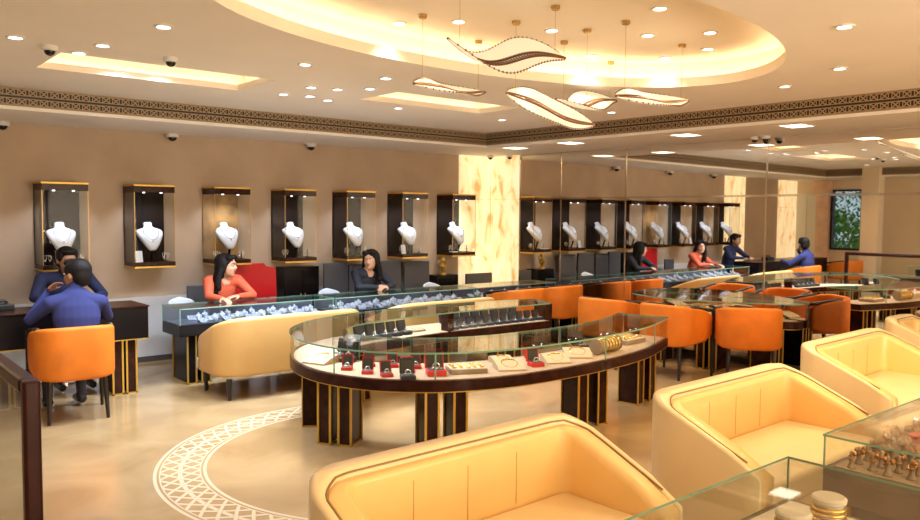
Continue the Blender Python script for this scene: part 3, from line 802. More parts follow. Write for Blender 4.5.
# --- straight counter with a glass showcase on it
def counter(label, x0, x1, y0, y1, deck='navy_deck', wood='wood_black', ztop=.74, zd=.58, zb=.47, legs=None, loc=None):
    cx, cy = (x0+x1)/2, (y0+y1)/2; t = thing('jewellery_counter', label, 'counter', (cx, cy, 0)); a, b = x0-cx, x1-cx; c, d = y0-cy, y1-cy
    bm = B(); box(bm, a, b, c, d, zb, zd, .004); obj('base_frame', bm, wood, t)
    bm = B(); box(bm, a+.03, b-.03, c+.03, d-.03, zd, zd+.004); obj('deck', bm, deck, t)
    bm = B(); box(bm, a-.003, b+.003, c-.003, d+.003, ztop-.009, ztop)
    for f in bm.faces:
        f.normal_update()
        if abs(f.normal.z) < .5: f.material_index = 1
    obj('glass_top', bm, ['glass', 'glass_edge'], t)
    bk = 'back_panel' if deck == 'navy_deck' else 'back_glass'
    for nm_, q in (('front_glass', (a+.006, b-.006, c+.002, c+.007)), (bk, (a+.006, b-.006, d-.007, d-.002)), ('end_glass', (a+.001, a+.006, c+.002, d-.002)), ('end_glass', (b-.006, b-.001, c+.002, d-.002))):
        bm = B(); box(bm, *q, zd, ztop-.009); obj(nm_, bm, 'navy_deck' if nm_ == 'back_panel' else 'glass', t)
    for xx in (a+.003, b-.003):
        for yy in (c+.003, d-.003):
            bm = B(); box(bm, xx-.003, xx+.003, yy-.003, yy+.003, zd, ztop-.009); obj('glass_joint', bm, 'glass_edge', t)
    for lx in (legs if legs is not None else (a+.2, b-.2)): board_leg(t, lx, 0, 0, zb, w1=.10, d=(d-c)-.08, gap=.04, wood=wood)
    return t
counter('left glass jewellery counter in front of the woman in orange', 2.73, 4.40, 7.33, 7.80)
counter('middle glass jewellery counter in front of the woman in black', 4.43, 6.42, 7.33, 7.80)
counter('short glass counter in front of the onyx corner', 6.46, 7.9, 7.33, 7.80, legs=(-.5, .52))

# --- the men's writing desk
dk = thing('desk', 'black-brown desk with gold-framed leg where two men sit', 'desk', (.93, 7.55, 0))
bm = B(); box(bm, -1.6, 1.5, -.25, .25, .50, .79, .004); obj('body', bm, 'wood_black', dk)
bm = B(); box(bm, -1.61, 1.51, -.26, .26, .79, .802, .003); obj('desk_top', bm, 'wood', dk)
for lx in (1.30, -.9): board_leg(dk, lx, 0, 0, .50, w1=.10, d=.42, gap=.02, wood='wood')
bm = B(); box(bm, -1.59, 1.49, -.253, -.25, .496, .504); obj('gold_rim', bm, 'gold', dk)

# --- second showcase against the mirror
OUT2 = [(8.10, 3.96), (7.97, 4.0), (7.80, 4.25), (7.58, 4.62), (7.42, 5.05), (7.44, 5.5), (7.64, 5.85), (8.04, 5.98)]
t2 = thing('mirror_side_showcase', 'half-oval dark wooden showcase against the mirror wall', 'display table', (7.75, 5.0, 0))
sh = [(x-7.75, y-5.0) for x, y in catmull(OUT2, 5)]; mi = [(mp(y, .03)[0]-7.75, y-5.0) for y in (5.98, 3.98)]
loop = sh[::-1]+[]   # counter-clockwise side order handled by recalc
loop = sh + [(mp(5.98, .03)[0]-7.75, .98)] + [(mp(3.98, .03)[0]-7.75, -1.02)]
bm = B(); prism(bm, loop, .47, .548); obj('base_frame', bm, 'wood', t2)
bm = B(); prism(bm, [(x*.985, y*.985) for x, y in loop], .463, .47); obj('gold_rim', bm, 'gold', t2)
bm = B(); prism(bm, [(x*.94, y*.95) for x, y in loop], .548, .553); obj('deck', bm, 'deck_cloth', t2)
bm = B(); prism(bm, loop, .727, .739, 1); obj('glass_top', bm, ['glass', 'glass_edge'], t2)
bm = B(); strip_wall(bm, [(x*.975, y*.975) for x, y in sh], .005, .553, .727); obj('outer_glass', bm, 'glass', t2)
for lx, ly, a in ((.05, -.80, 0), (-.18, -.3, PI/2), (-.18, .4, PI/2), (.1, .75, 0)): board_leg(t2, lx, ly, a, .463, w1=.10, d=.24, gap=.05)

# --- front glass counters
counter('nearest glass counter at the bottom with bangle rolls', 1.25, 2.86, .62, 1.44, deck='cream_pad', wood='taupe_wood' if 'taupe_wood' in MATS else 'wood', legs=(-.55, .55))
counter('right foreground glass counter full of ring stands', 3.28, 5.05, .66, 1.50, deck='taupe_pad', wood='taupe_wood', zd=.60, zb=.46, legs=(-.6, .6))

# ------------------------------------------------------------------ seats
def upath(w, d, R, k=8):
    """U: left front -> back left -> back right -> right front; open towards -y"""
    P = [(-w/2, -d/2)]
    for i in range(1, 7): P.append((-w/2, -d/2+(d-R)*i/6))
    for i in range(1, k+1):
        a = PI-PI/2*i/k; P.append((-w/2+R+R*math.cos(a), d/2-R+R*math.sin(a)))
    for i in range(1, 9): P.append((-w/2+R+(w-2*R)*i/8, d/2))
    for i in range(1, k+1):
        a = PI/2-PI/2*i/k; P.append((w/2-R+R*math.cos(a), d/2-R+R*math.sin(a)))
    for i in range(1, 7): P.append((w/2, d/2-R-(d-R)*i/6))
    return P
def sm(t): t = max(0, min(1, t)); return t*t*(3-2*t)
def ushell(bm, w, d, R, o0, o1, z0, H, Ha, r, endround=.05, dz=0., flat=.0):
    """sweep along the U; offsets to the left of travel = outward"""
    P = upath(w, d, R); S = []
    L = [0]
    for a, b in zip(P, P[1:]): L.append(L[-1]+math.dist(a, b))
    T = L[-1]
    for i, p in enumerate(P):
        f = max(0, (p[1]+d/2)/(d*(1-flat))); h = Ha+(H-Ha)*sm(min(1, f)*.5+.0)*2 if False else Ha+(H-Ha)*min(1, f)**.9
        e = min(L[i], T-L[i]); k = 1 if e >= endround else math.sqrt(max(.02, 1-(1-e/endround)**2))
        mo = (o0+o1)/2; ho = (o1-o0)/2*(.55+.45*k)
        S.append(rsec(mo-ho, mo+ho, z0, h-dz-(1-k)*.05, r))
    # finer end stations
    sweep(bm, P, S)
def leg4(t, w, d, h, r0=.022, r1=.014, mt='leg_black', splay=0., yb=None):
    for sx in (-1, 1):
        for sy in (-1, 1):
            bm = B(); x, y = sx*w/2, sy*d/2
            cyl(bm, (x+sx*splay, y+sy*splay, 0), (x, y, h), r1, r0, 10); obj('leg', bm, mt, t, smooth='auto')
def cushion(bm, x0, x1, y0, y1, z0, z1, r=.03):
    vs = box(bm, x0, x1, y0, y1, z0, z1, 0)
    es = list({e for v in vs for e in v.link_edges}); bmesh.ops.bevel(bm, geom=es, offset=r, segments=4, affect='EDGES', profile=.5)
def make_sofa(name, label, w=1.45, d=.67, H=.745, Ha=.49, shell='cream_leather', inner='cream_inner', legs=True, sl=.10):
    t = thing(name, label, 'sofa')
    P = upath(w-.06, d-.03, .17, 10); n_ = len(P); S1, S2, pip = [], [], []
    R_ = .17
    for i, p in enumerate(P):
        f = max(0, min(1, (p[1]+(d-.03)/2)/(d-.03-.05))); h = Ha+(H-Ha)*f
        bl = sm((p[1]-((d-.03)/2-R_-.03))/(R_+.03)); e = min(i, n_-1-i); k = min(1, (e+.5)/2.5)
        ed = .008+.062*bl
        S1.append(rsec(-ed, .03*(.6+.4*k), sl, h-(1-k)*.03, .028)); S2.append(rsec(-.115, -ed+.012, .28, h-.003-.034*bl-(1-k)*.03, .038-.018*bl)); pip.append((p, ed, h-.007-.012*bl))
    bm = B(); sweep(bm, P, S1); obj('outer_shell', bm, shell, t, smooth=True)
    bm = B(); sweep(bm, P, S2); obj('padding', bm, inner, t, smooth=True)
    pts = []
    for i in range(1, n_-1):
        p, ed, z = pip[i]; a, b = Vector(P[i-1]), Vector(P[i+1]); dd = (b-a).normalized(); pts.append((p[0]+dd.y*ed, p[1]-dd.x*ed, z))
    bm = B(); tube(bm, pts, .0045, 6); obj('piping', bm, 'piping', t, smooth=True)
    yb = (d-.03)/2-.115
    ns = 3 if w > 1 else 1
    for i in range(1, ns+1):
        x = -(w-.35)/2+(w-.35)*i/(ns+1); bm = B(); tube(bm, [(x, yb-.001, .43), (x, yb-.0012, .52), (x, yb-.0012, H-.10), (x, yb+.012, H-.05)], .0014, 5); obj('seam', bm, 'seam', t, smooth=True)
    bm = B(); cushion(bm, -w/2+.13, w/2-.13, -d/2-.0, d/2-.125, .27, .42, .035); obj('seat_cushion', bm, shell, t, smooth='auto')
    bm = B(); box(bm, -w/2+.12, w/2-.12, -d/2+.03, d/2-.1, sl, .27, .01); obj('seat_base', bm, shell, t)
    if legs: leg4(t, w-.3, d-.25, sl, .02, .014)
    return t
sofa0 = make_sofa('cream_sofa', 'nearest cream leather sofa at bottom centre')
SOFAS = [((2.02, 2.125), .02, 'nearest cream leather sofa at the bottom centre'), ((4.0, 2.12), .02, 'cream leather sofa second from the camera, behind the corner of the glass counter'),
         ((6.14, 2.40), .03, 'cream leather sofa third from the camera')]
for i, (p, a, lb) in enumerate(SOFAS):
    o = sofa0 if i == 0 else dup(sofa0, (0, 0, 0), 0)
    o.location = (*p, 0); o.rotation_euler = (0, 0, a); o['label'] = lb; o['group'] = 'row of cream leather sofas'
sofa0['label'] = SOFAS[0][2]
ss_ = make_sofa('cream_armchair', 'narrow cream leather tub chair cut by the right edge of the photo', w=.64, d=.68); ss_['category'] = 'armchair'; ss_.location = (7.80, 2.62, 0); ss_.rotation_euler = (0, 0, .03)

def make_bench(label):
    t = thing('cream_bench', label, 'sofa'); w, d, H, Ha, sl = 1.50, .68, .735, .52, .19
    def back(bm):
        for v in bm.verts: v.co.y += .06
        return bm
    bm = B(); ushell(bm, w-.07, d-.155, .20, -.035, .035, sl+.02, H, Ha, .035); obj('outer_shell', back(bm), 'bench_ochre', t, smooth=True)
    bm = B(); ushell(bm, w-.155, d-.20, .16, -.03, .02, .30, H, Ha, .03, dz=.012); obj('padding', back(bm), 'bench_leather', t, smooth=True)
    bm = B(); cushion(bm, -w/2+.1, w/2-.1, -d/2-.02, d/2-.09, .31, .46, .03); obj('seat_cushion', bm, 'bench_leather', t, smooth='auto')
    bm = B(); cushion(bm, -w/2+.045, w/2-.045, -d/2, d/2-.11, sl+.01, .31, .02); obj('seat_base', bm, 'bench_leather', t, smooth='auto')
    leg4(t, w-.22, d-.16, sl, .026, .014)
    return t
b0 = make_bench('cream and ochre loveseat facing the left jewellery counter'); b0.location = (3.50, 6.78, 0); b0.rotation_euler = (0, 0, PI)
dup(b0, (5.33, 6.80, 0), PI, 'cream and ochre loveseat facing the middle jewellery counter', 'loveseats at the back counters'); b0['group'] = 'loveseats at the back counters'

def make_armchair():
    t = thing('orange_armchair', '', 'armchair'); w, d, H = .62, .54, .76
    bm = B(); P = upath(w-.06, d-.03, .17); S = []
    for i, p in enumerate(P):
        f = max(0, min(1, (p[1]+d/2)/d)); h = .66+(H-.66)*f**.7
        e = min(i, len(P)-1-i); k = min(1, (e+.6)/3)
        z0 = .335+(1-f)*.05+(1-k)*.05
        S.append(rsec(-.03*(.5+.5*k), .03*(.5+.5*k), z0, h-(1-k)*.04, .028))
    sweep(bm, P, S); obj('backrest', bm, 'orange_velvet', t, smooth=True)
    bm = B(); cushion(bm, -w/2+.065, w/2-.065, -d/2-.0, d/2-.07, .345, .455, .03); obj('seat', bm, 'orange_velvet', t, smooth='auto')
    for sx in (-1, 1):
        bm = B(); x = sx*(w/2-.03); tube(bm, [(x, .12, .735), (x, .0, .722), (x, -.14, .70), (x, -d/2+.01, .685)], .02, 8); obj('armrest', bm, 'leg_black', t, smooth=True)
        bm = B(); cyl(bm, (x+sx*.012, -d/2-.005, 0), (x+sx*.012, -d/2-.012, .685), .014, .02, 10); obj('leg', bm, 'leg_black', t, smooth='auto')
        bm = B(); cyl(bm, (sx*(w/2-.085), d/2-.06, 0), (sx*(w/2-.10), d/2-.09, .35), .014, .024, 10); obj('leg', bm, 'leg_black', t, smooth='auto')
    return t
ch0 = make_armchair()
CH = [((1.66, 6.80), PI-.05, 'orange velvet armchair with the man in the blue shirt'),
      ((6.85, 5.55), -PI/2-.15+PI-PI, 'orange velvet armchair left of the three at the mirror showcase'),
      ((6.93, 4.77), PI/2+PI, 'orange velvet armchair in the middle of the three at the mirror showcase'),
      ((7.40, 4.30), -PI/4-.05+PI, 'orange velvet armchair right of the three at the mirror showcase'),
      ((6.80, 6.95), PI, 'left orange velvet armchair at the onyx corner'), ((7.55, 6.98), PI, 'right orange velvet armchair at the onyx corner'),
      ((-.9, 7.0), PI+.2, 'orange velvet armchair at the far end of the desk, outside the frame')]
# facing directions: rotation 0 looks to -y, PI looks to +y
CH[1] = ((6.85, 5.55), PI/2+.12, CH[1][2]); CH[2] = ((6.93, 4.77), PI/2, CH[2][2]); CH[3] = ((7.34, 4.16), PI*.72, CH[3][2])
for i, (p, a, lb) in enumerate(CH):
    o = ch0 if i == 0 else dup(ch0, (0, 0, 0), 0)
    o.scale = (.95, 1, 1) if i == 0 else (1, 1, 1); o.location = (*p, 0); o.rotation_euler = (0, 0, a); o['label'] = lb; o['group'] = 'orange velvet armchairs'

# staff chairs with white seat backs, and grey mesh panels behind the counters
def low_screen(w_, z):
    t = thing('low_screen', '', 'screen')
    bm = B(); box(bm, -w_/2, w_/2, -.02, .02, .10, z, .008); obj('panel', bm, 'grey_mesh', t)
    for x in (-w_/2+.06, w_/2-.06):
        bm = B(); box(bm, x-.02, x+.02, -.09, .09, 0, .10, .004); obj('foot', bm, 'leg_black', t)
    return t
for x, w_, z, lb in ((3.43, .30, .84, 'low dark grey screen at the left end behind the counter'), (5.18, .34, 1.03, 'grey screen between the red board and the woman in black'), (5.54, .34, 1.00, 'grey screen directly behind the woman in black'), (5.98, .42, 1.03, 'grey screen right of the woman in black'), (6.46, .42, 1.01, 'grey screen by the last wall case'), (7.6, .5, .8, 'low grey screen before the onyx panels')):
    t = low_screen(w_, z); t.location = (x, 8.58, 0); t['label'] = lb; t['group'] = 'grey screens behind the counters'
# cream stools' padded backs
def small_seat(label):
    t = thing('white_chair', label, 'chair')
    bm = B(); pts = [(-.165, 0), (-.16, .05), (-.1, .09), (0, .10), (.1, .09), (.16, .05), (.165, 0)]
    sweep(bm, catmull(pts, 4), [rsec(-.022, .022, .60, .775-abs(i-12)*.005, .022) for i in range(25)]); obj('backrest', bm, 'bust_white', t, smooth=True)
    bm = B(); cushion(bm, -.21, .21, -.34, .03, .42, .49, .03); obj('seat', bm, 'bust_white', t, smooth='auto')
    bm = B(); tube(bm, [(0, .095, .6), (0, .11, .55), (0, .10, .47), (0, .02, .45)], .018, 6); obj('back_bracket', bm, 'chrome', t)
    bm = B(); cyl(bm, (0, -.15, .02), (0, -.15, .42), .022); obj('column', bm, 'chrome', t)
    bm = B(); lathe(bm, [(.2, 0), (.2, .012), (.03, .03), (0, .03)], 24, (0, -.15, 0)); obj('foot_plate', bm, 'chrome', t, smooth='auto')
    return t
ws = small_seat('white padded chair left of the woman in orange'); ws.location = (3.10, 8.24, 0); ws.scale = (.75, .9, .97)
for p, lb in (((4.88, 8.20), 'white padded chair left of the woman in black'), ((6.42, 8.16), 'white padded chair right of the woman in black')):
    dup(ws, (*p, 0), 0, lb, 'white padded chairs')
ws['group'] = 'white padded chairs'

# red board behind the woman in orange
t = thing('red_display_board', 'glossy red board standing behind the counter', 'board', (4.09, 8.62, 0))
bm = B(); pts = [(-.30, .74), (-.30, 1.03), (-.24, 1.06), (.12, 1.06), (.16, 1.02), (.28, 1.0), (.29, .74)]
V0 = [bm.verts.new((x, -.015, z-.25)) for x, z in pts]
for v, (x, z) in zip(V0, pts):
    if z < .8: v.co.z = .40
V1 = [bm.verts.new(v.co+Vector((0, .03, 0))) for v in V0]; n_ = len(V0)
bm.faces.new(V0[::-1]); bm.faces.new(V1)
for i in range(n_): bm.faces.new((V0[i], V0[(i+1) % n_], V1[(i+1) % n_], V1[i]))
for v in bm.verts:
    v.co.z += .25
obj('panel', bm, 'red_board', t)
bm = B(); box(bm, -.2, -.16, -.014, .014, 0, .655); box(bm, .16, .2, -.014, .014, 0, .655); box(bm, -.25, .25, -.12, .12, 0, .02); obj('stand', bm, 'leg_black', t)
# dark cabinet between board and chairs
for x0, x1, z, lb in ((4.46, 4.94, 1.0, 'dark low cabinet between red board and grey screen'), (6.80, 7.2, .80, 'dark low cabinet before the onyx panels')):
    t = thing('low_cabinet', lb, 'cabinet', ((x0+x1)/2, 8.68, 0)); hw = (x1-x0)/2
    bm = B(); box(bm, -hw, hw, -.11, .11, 0, z, .005); obj('body', bm, 'wood_black', t)
    for s in (-1, 1):
        bm = B(); box(bm, min(s*.004, s*(hw-.01)), max(s*.004, s*(hw-.01)), -.122, -.112, .05, z-.03, .002); d_ = obj('door', bm, 'wood_black', t)
        bm = B(); cyl(bm, (s*.03, -.14, z*.55), (s*.03, -.14, z*.68), .005); cyl(bm, (s*.03, -.14, z*.6), (s*.03, -.122, z*.6), .004); obj('handle', bm, 'gold', d_)
# golden figurine on the second cabinet
bm = B(); lathe(bm, [(.05, 0), (.05, .02), (.02, .03), (.025, .06), (.045, .09), (.05, .12), (.03, .15), (.012, .17), (.035, .2), (.03, .235), (0, .25)], 18)
for s in (-1, 1): tube(bm, [(s*.04, 0, .11), (s*.08, 0, .15), (s*.085, 0, .19), (s*.06, 0, .21)], .008, 6)
o = obj('golden_ornament', bm, 'gold', smooth='auto', loc=(6.99, 8.66, .80)); tag(o, 'small golden ornament on the low cabinet by the onyx', 'ornament')
# desk phone
t = thing('telephone', 'black telephone on the left of the desk', 'telephone', (1.30, 7.66, .802), .3)
bm = B(); vs = box(bm, -.09, .09, -.08, .08, 0, .05, .006)
obj('body', bm, 'black_case', t); bm = B(); tube(bm, [(-.08, .03, .055), (-.06, .03, .075), (.06, .03, .075), (.08, .03, .055)], .014, 8); obj('handset', bm, 'black_case', t)
bm = B(); tube(bm, [(.09, 0, .02), (-.0, .11, .012), (-.15, .10, .006), (-.34, .0, .005), (-.5, -.08, .005)], .003, 5); obj('cord', bm, 'black_case', t)

# ------------------------------------------------------------------ partition rail at the left
t = thing('glass_partition', 'dark wooden post and sloping rail with glass at the left edge', 'partition', (.68, 3.42, 0))
def rbar(bm, p, q, w_, h_): 
    p, q = Vector(p), Vector(q); d = (q-p).normalized(); s = Vector((0, 0, 1)).cross(d).normalized() if abs(d.z) < .9 else Vector((1, 0, 0)); u_ = d.cross(s)
    A = [bm.verts.new(p+s*a*w_/2+u_*b*h_/2) for a, b in ((-1, -1), (1, -1), (1, 1), (-1, 1))]; C = [bm.verts.new(q+s*a*w_/2+u_*b*h_/2) for a, b in ((-1, -1), (1, -1), (1, 1), (-1, 1))]
    bm.faces.new(A[::-1]); bm.faces.new(C)
    for i in range(4): bm.faces.new((A[i], A[(i+1) % 4], C[(i+1) % 4], C[i]))
bm = B(); pr = [(-.032+.0*k, -.03) for k in range(1)]
box(bm, -.032, .032, -.03, .03, 0, .99, .012); obj('post', bm, 'wood_red', t) if 'wood_red' in MATS else None
if not 'wood_red' in MATS:
    mat('wood_red', (.035, .007, .005), .3, spec=.2, noise=.3, nscale=9); obj('post', bm, 'wood_red', t)
bm = B(); box(bm, -.035, .035, .031, 3.0, .93, .99, .015); obj('handrail', bm, 'wood_red', t)
bm = B(); box(bm, -.032, .032, 2.94, 3.0, 0, .93, .01); obj('post', bm, 'wood_red', t)
bm = B(); box(bm, -.004, .004, .031, 2.939, .06, .929); obj('glass_panel', bm, 'rail_glass' if 'rail_glass' in MATS else 'glass', t)
bm = B(); box(bm, -.02, .02, .031, 2.939, .0, .06, .004); obj('bottom_rail', bm, 'wood_red', t)

# ------------------------------------------------------------------ people
def person(name, label, loc, rz, J, mats, zones, hair_fn, voxel=.009):
    """J: joints in local space, facing +y. zones(point, bone) -> material index"""
    t = thing(name, label, 'person', loc, rz)
    bm = B(); segs = []
    def cap(a, b, ra, rb, tagn):
        a, b = Vector(a), Vector(b); segs.append((a, b, tagn, (ra+rb)/2))
        d = (b-a); L = d.length; d = d/L if L > 1e-6 else Vector((0, 0, 1)); x = d.orthogonal().normalized(); y = d.cross(x); n = 14
        prof = [(-ra, 0.0)]
        for k in range(1, 5): an = PI/2*k/4; prof.append((-ra*math.cos(an), ra*math.sin(an)))
        for k in range(1, 5): prof.append((L*k/4, ra+(rb-ra)*k/4))
        for k in range(1, 4): an = PI/2*k/4; prof.append((L+rb*math.sin(an), rb*math.cos(an)))
        rings = []
        for s, r in prof[1:]:
            rings.append([bm.verts.new(a+d*s+(x*math.cos(2*PI*i/n)+y*math.sin(2*PI*i/n))*max(r, 1e-4)) for i in range(n)])
        v0 = bm.verts.new(a-d*ra); v1 = bm.verts.new(b+d*rb)
        for i in range(n): bm.faces.new((v0, rings[0][(i+1) % n], rings[0][i])); bm.faces.new((v1, rings[-1][i], rings[-1][(i+1) % n]))
        for A, C in zip(rings, rings[1:]):
            for i in range(n): bm.faces.new((A[i], A[(i+1) % n], C[(i+1) % n], C[i]))
    def el(c, r, tagn, M=None):
        if tagn == 'skin': r = tuple(q*1.1 for q in r)
        ellip(bm, c, r, 20, 14, M); c = Vector(c); segs.append((c, c+Vector((0, 0, .001)), tagn, min(r)))
    g = {k: Vector(v) for k, v in J.items() if not isinstance(v, (int, float))}
    sh = J.get('sw', .19)
    pel, ch_, nk, hd = g['pelvis'], g['chest'], g['neck'], g['head']
    up_ = (ch_-pel).normalized()
    R0 = (g['shR']-g['shL']).normalized()     # shL is at -x side
    def lut(T, f):
        q = f*(len(T)-1); i0 = min(int(q), len(T)-2); return T[i0]+(T[i0+1]-T[i0])*(q-i0)
    for k in range(25):
        f = k/24; c = pel.lerp(nk, f*.86); hw = lut((.165, .158, .150, .155, .168, .165, .115), f)*J.get('bulk', 1); dp = lut((.12, .112, .108, .11, .115, .105, .075), f)*J.get('bulk', 1)
        ax = R0; fy = Vector((0, 0, 1)).cross(ax).normalized()*-1; M = Matrix((ax, fy, ax.cross(fy))).transposed()
        el(c, (hw, dp, .095), 'torso', M)
    cap(ch_.lerp(nk, .6), nk, .075, .058, 'torso')
    for s in ('L', 'R'):
        S, E_, Wr, Hn = g['sh'+s], g['el'+s], g['wr'+s], g['ha'+s]
        cap(ch_.lerp(nk, .55), S, .085, .062, 'torso'); cap(S, E_, .060, .044, 'arm'); cap(E_, Wr, .043, .029, 'arm')
        dirh = (Hn-Wr).normalized(); cap(Wr, Wr+dirh*.015, .024, .026, 'hand')
        palm = Wr+dirh*.055; nrm = g.get('pn'+s, Vector((0, 0, -1))); side = dirh.cross(nrm).normalized(); nrm = side.cross(dirh).normalized()
        M = Matrix((side, dirh, nrm)).transposed(); el(palm, (.040, .050, .017), 'hand', M)
        curl = J.get('curl'+s, .5)
        for q, ln in zip((-.030, -.010, .011, .030), (.062, .072, .068, .054)):
            b0_ = Wr+dirh*.088+side*q; d1 = (dirh+nrm*curl*.5).normalized(); p1 = b0_+d1*ln*.45; d2 = (dirh+nrm*curl*1.4).normalized(); p2 = p1+d2*ln*.35; d3 = (dirh*(1-curl*.6)+nrm*curl*2).normalized(); p3 = p2+d3*ln*.28
            cap(b0_-dirh*.01, p1, .0095, .009, 'hand'); cap(p1, p2, .009, .0082, 'hand'); cap(p2, p3, .0082, .0072, 'hand')
        ts = 1 if s == 'L' else -1; ts = J.get('thumb'+s, ts)
        b0_ = Wr+dirh*.03+side*ts*.028; p1 = b0_+(dirh*.6+side*ts*.8+nrm*.3).normalized()*.04; p2 = p1+(dirh+side*ts*.2+nrm*.3).normalized()*.032
        cap(b0_, p1, .013, .011, 'hand'); cap(p1, p2, .011, .0085, 'hand')
        H_, K, F = g['hip'+s], g['kn'+s], g['ft'+s]
        cap(H_, K, .085, .058, 'leg'); cap(K, F, .055, .038, 'leg')
        cap(F+Vector((0, -.02, -.03)), F+Vector((0, .15, -.045)), .042, .034, 'shoe')
    # neck and head
    cap(nk-Vector((0, 0, .02)), hd-Vector((0, 0, .06)), .052, .048, 'skin')
    hy = J.get('head_yaw', 0); hp = J.get('head_pitch', 0)
    HM = Matrix.Rotation(hy, 3, 'Z') @ Matrix.Rotation(hp, 3, 'X')
    HS = J.get('hs', 1.1)
    def hpt(x, y, z): return hd+HM @ (Vector((x, y, z))*HS)
    el(hpt(0, -.008, .022), (.074, .092, .088), 'skin', HM)      # skull
    el(hpt(0, .022, -.035), (.058, .066, .072), 'skin', HM)      # face
    el(hpt(0, .050, -.082), (.030, .028, .024), 'skin', HM)      # chin
    el(hpt(-.034, .062, -.030), (.020, .018, .018), 'skin', HM); el(hpt(.034, .062, -.030), (.020, .018, .018), 'skin', HM)
    cap(hpt(0, .084, .008), hpt(0, .100, -.022), .009, .013, 'skin')   # nose
    el(hpt(-.012, .088, -.028), (.010, .010, .008), 'skin', HM); el(hpt(.012, .088, -.028), (.010, .010, .008), 'skin', HM)
    el(hpt(0, .080, .026), (.045, .016, .010), 'skin', HM)       # brow
    for sx in (-1, 1): el(hpt(sx*.076, -.002, -.006), (.010, .018, .028), 'skin', HM)
    me = bpy.data.meshes.new('tmp'); bmesh.ops.recalc_face_normals(bm, faces=bm.faces); bm.to_mesh(me); bm.free()
    tmp = bpy.data.objects.new('tmp', me); COL.objects.link(tmp)
    rm = tmp.modifiers.new('r', 'REMESH'); rm.mode = 'VOXEL'; rm.voxel_size = voxel
    s2 = tmp.modifiers.new('s', 'SMOOTH'); s2.factor = .5; s2.iterations = 5
    dg = bpy.context.evaluated_depsgraph_get(); ev = tmp.evaluated_get(dg); nmz = bpy.data.meshes.new_from_object(ev)
    bpy.data.objects.remove(tmp)
    for mm in mats: nmz.materials.append(MATS[mm])
    for p in nmz.polygons:
        p.use_smooth = True; c = p.center; best = None
        for a, b, tg, r in segs:
            d = b-a; L2 = d.length_squared; f = 0 if L2 == 0 else max(0, min(1, (c-a).dot(d)/L2)); q = (c-a-d*f).length-r
            if best is None or q < best[0]: best = (q, tg)
        p.material_index = zones(c, best[1])
    nmz.name = 'body'; body = bpy.data.objects.new('body', nmz); link(body, t)
    for sx in (-1, 1):
        bm = B(); ellip(bm, hpt(sx*.030, .077, .006), (.013, .009, .008), 12, 8, HM); eo = obj('eye', bm, 'eye_white', t, smooth=True)
        bm = B(); ellip(bm, hpt(sx*.030, .0845, .006), (.0048, .003, .0048), 10, 6, HM); obj('iris', bm, 'hair', eo, smooth=True)
        bm = B(); tube(bm, [hpt(sx*.014, .092, .022), hpt(sx*.030, .090, .028), hpt(sx*.048, .078, .024)], .0022, 6); obj('eyebrow', bm, 'hair', t, smooth=True)
    bm = B(); ellip(bm, hpt(0, .085, -.052), (.021, .008, .007), 14, 8, HM); obj('lips', bm, 'lips', t, smooth=True)
    # hair
    bm = B(); hair_fn(bm, hpt, HM)
    me = bpy.data.meshes.new('tmp'); bmesh.ops.recalc_face_normals(bm, faces=bm.faces); bm.to_mesh(me); bm.free()
    tmp = bpy.data.objects.new('tmp', me); COL.objects.link(tmp); rm = tmp.modifiers.new('r', 'REMESH'); rm.mode = 'VOXEL'; rm.voxel_size = .007
    s2 = tmp.modifiers.new('s', 'SMOOTH'); s2.factor = .5; s2.iterations = 4
    dg = bpy.context.evaluated_depsgraph_get(); nh = bpy.data.meshes.new_from_object(tmp.evaluated_get(dg)); bpy.data.objects.remove(tmp)
    nh.materials.append(MATS['hair']); nh.name = 'hair'
    for p in nh.polygons: p.use_smooth = True
    ho = bpy.data.objects.new('hair', nh); link(ho, t)
    return t, body
def short_hair(bm, h, M):
    ellip(bm, h(0, -.020, .040), (0.0927, 0.1040, 0.0927), 20, 14, M)
    ellip(bm, h(0, -.050, .0), (0.0836, 0.0701, 0.0960), 20, 14, M)
    ellip(bm, h(0, .045, .088), (0.0678, 0.0508, 0.0339), 16, 10, M)
    for sx in (-1, 1): ellip(bm, h(sx*.066, .010, .040), (0.0203, 0.0452, 0.0508), 12, 8, M)
def long_hair(side=0):
    def f(bm, h, M):
        ellip(bm, h(0, -.022, .038), (0.0972, 0.1085, 0.0949), 20, 14, M)
        ellip(bm, h(0, -.055, -.03), (0.0927, 0.0655, 0.1243), 20, 14, M)
        for sx in (-1, 1):
            ellip(bm, h(sx*.076, -.018, .0), (0.0249, 0.0621, 0.0960), 14, 10, M)
            tubep = [h(sx*.078, -.02, -.03), h(sx*.088, -.04, -.10), h(sx*.092, -.045, -.17), h(sx*.085, -.04, -.22)]
            for a, b, r in zip(tubep, tubep[1:], (.035, .036, .032)): 
                for k in range(5): ellip(bm, a.lerp(b, k/5), (r, r, r*1.1), 10, 8)
        for a, b in ((h(0, -.07, -.05), h(0, -.10, -.16)), (h(0, -.10, -.16), h(0, -.10, -.30))):
            for k in range(6): ellip(bm, a.lerp(b, k/6), (0.0960, 0.0396, 0.0565), 14, 8, M)
        for sx in (-1, 1): ellip(bm, h(sx*.042, .055, .078), (0.0452, 0.0452, 0.0294), 14, 8, M)
    return f
def zone_open_neck(z0, y0):
    def f(c, tg):
        if tg == 'torso' and c.y > y0 and abs(c.x) < .030+.32*max(0, c.z-z0): return 1 if c.z > z0 else 0
        return zone_std(c, tg)
    return f
def zone_std(c, tg):
    return {'torso': 0, 'arm': 0, 'hand': 1, 'skin': 1, 'leg': 2, 'shoe': 3}[tg]
LEGS = dict(hipL=(-.10, .02, .50), knL=(-.13, .42, .50), ftL=(-.13, .44, .09), hipR=(.10, .02, .50), knR=(.13, .42, .50), ftR=(.13, .44, .09))
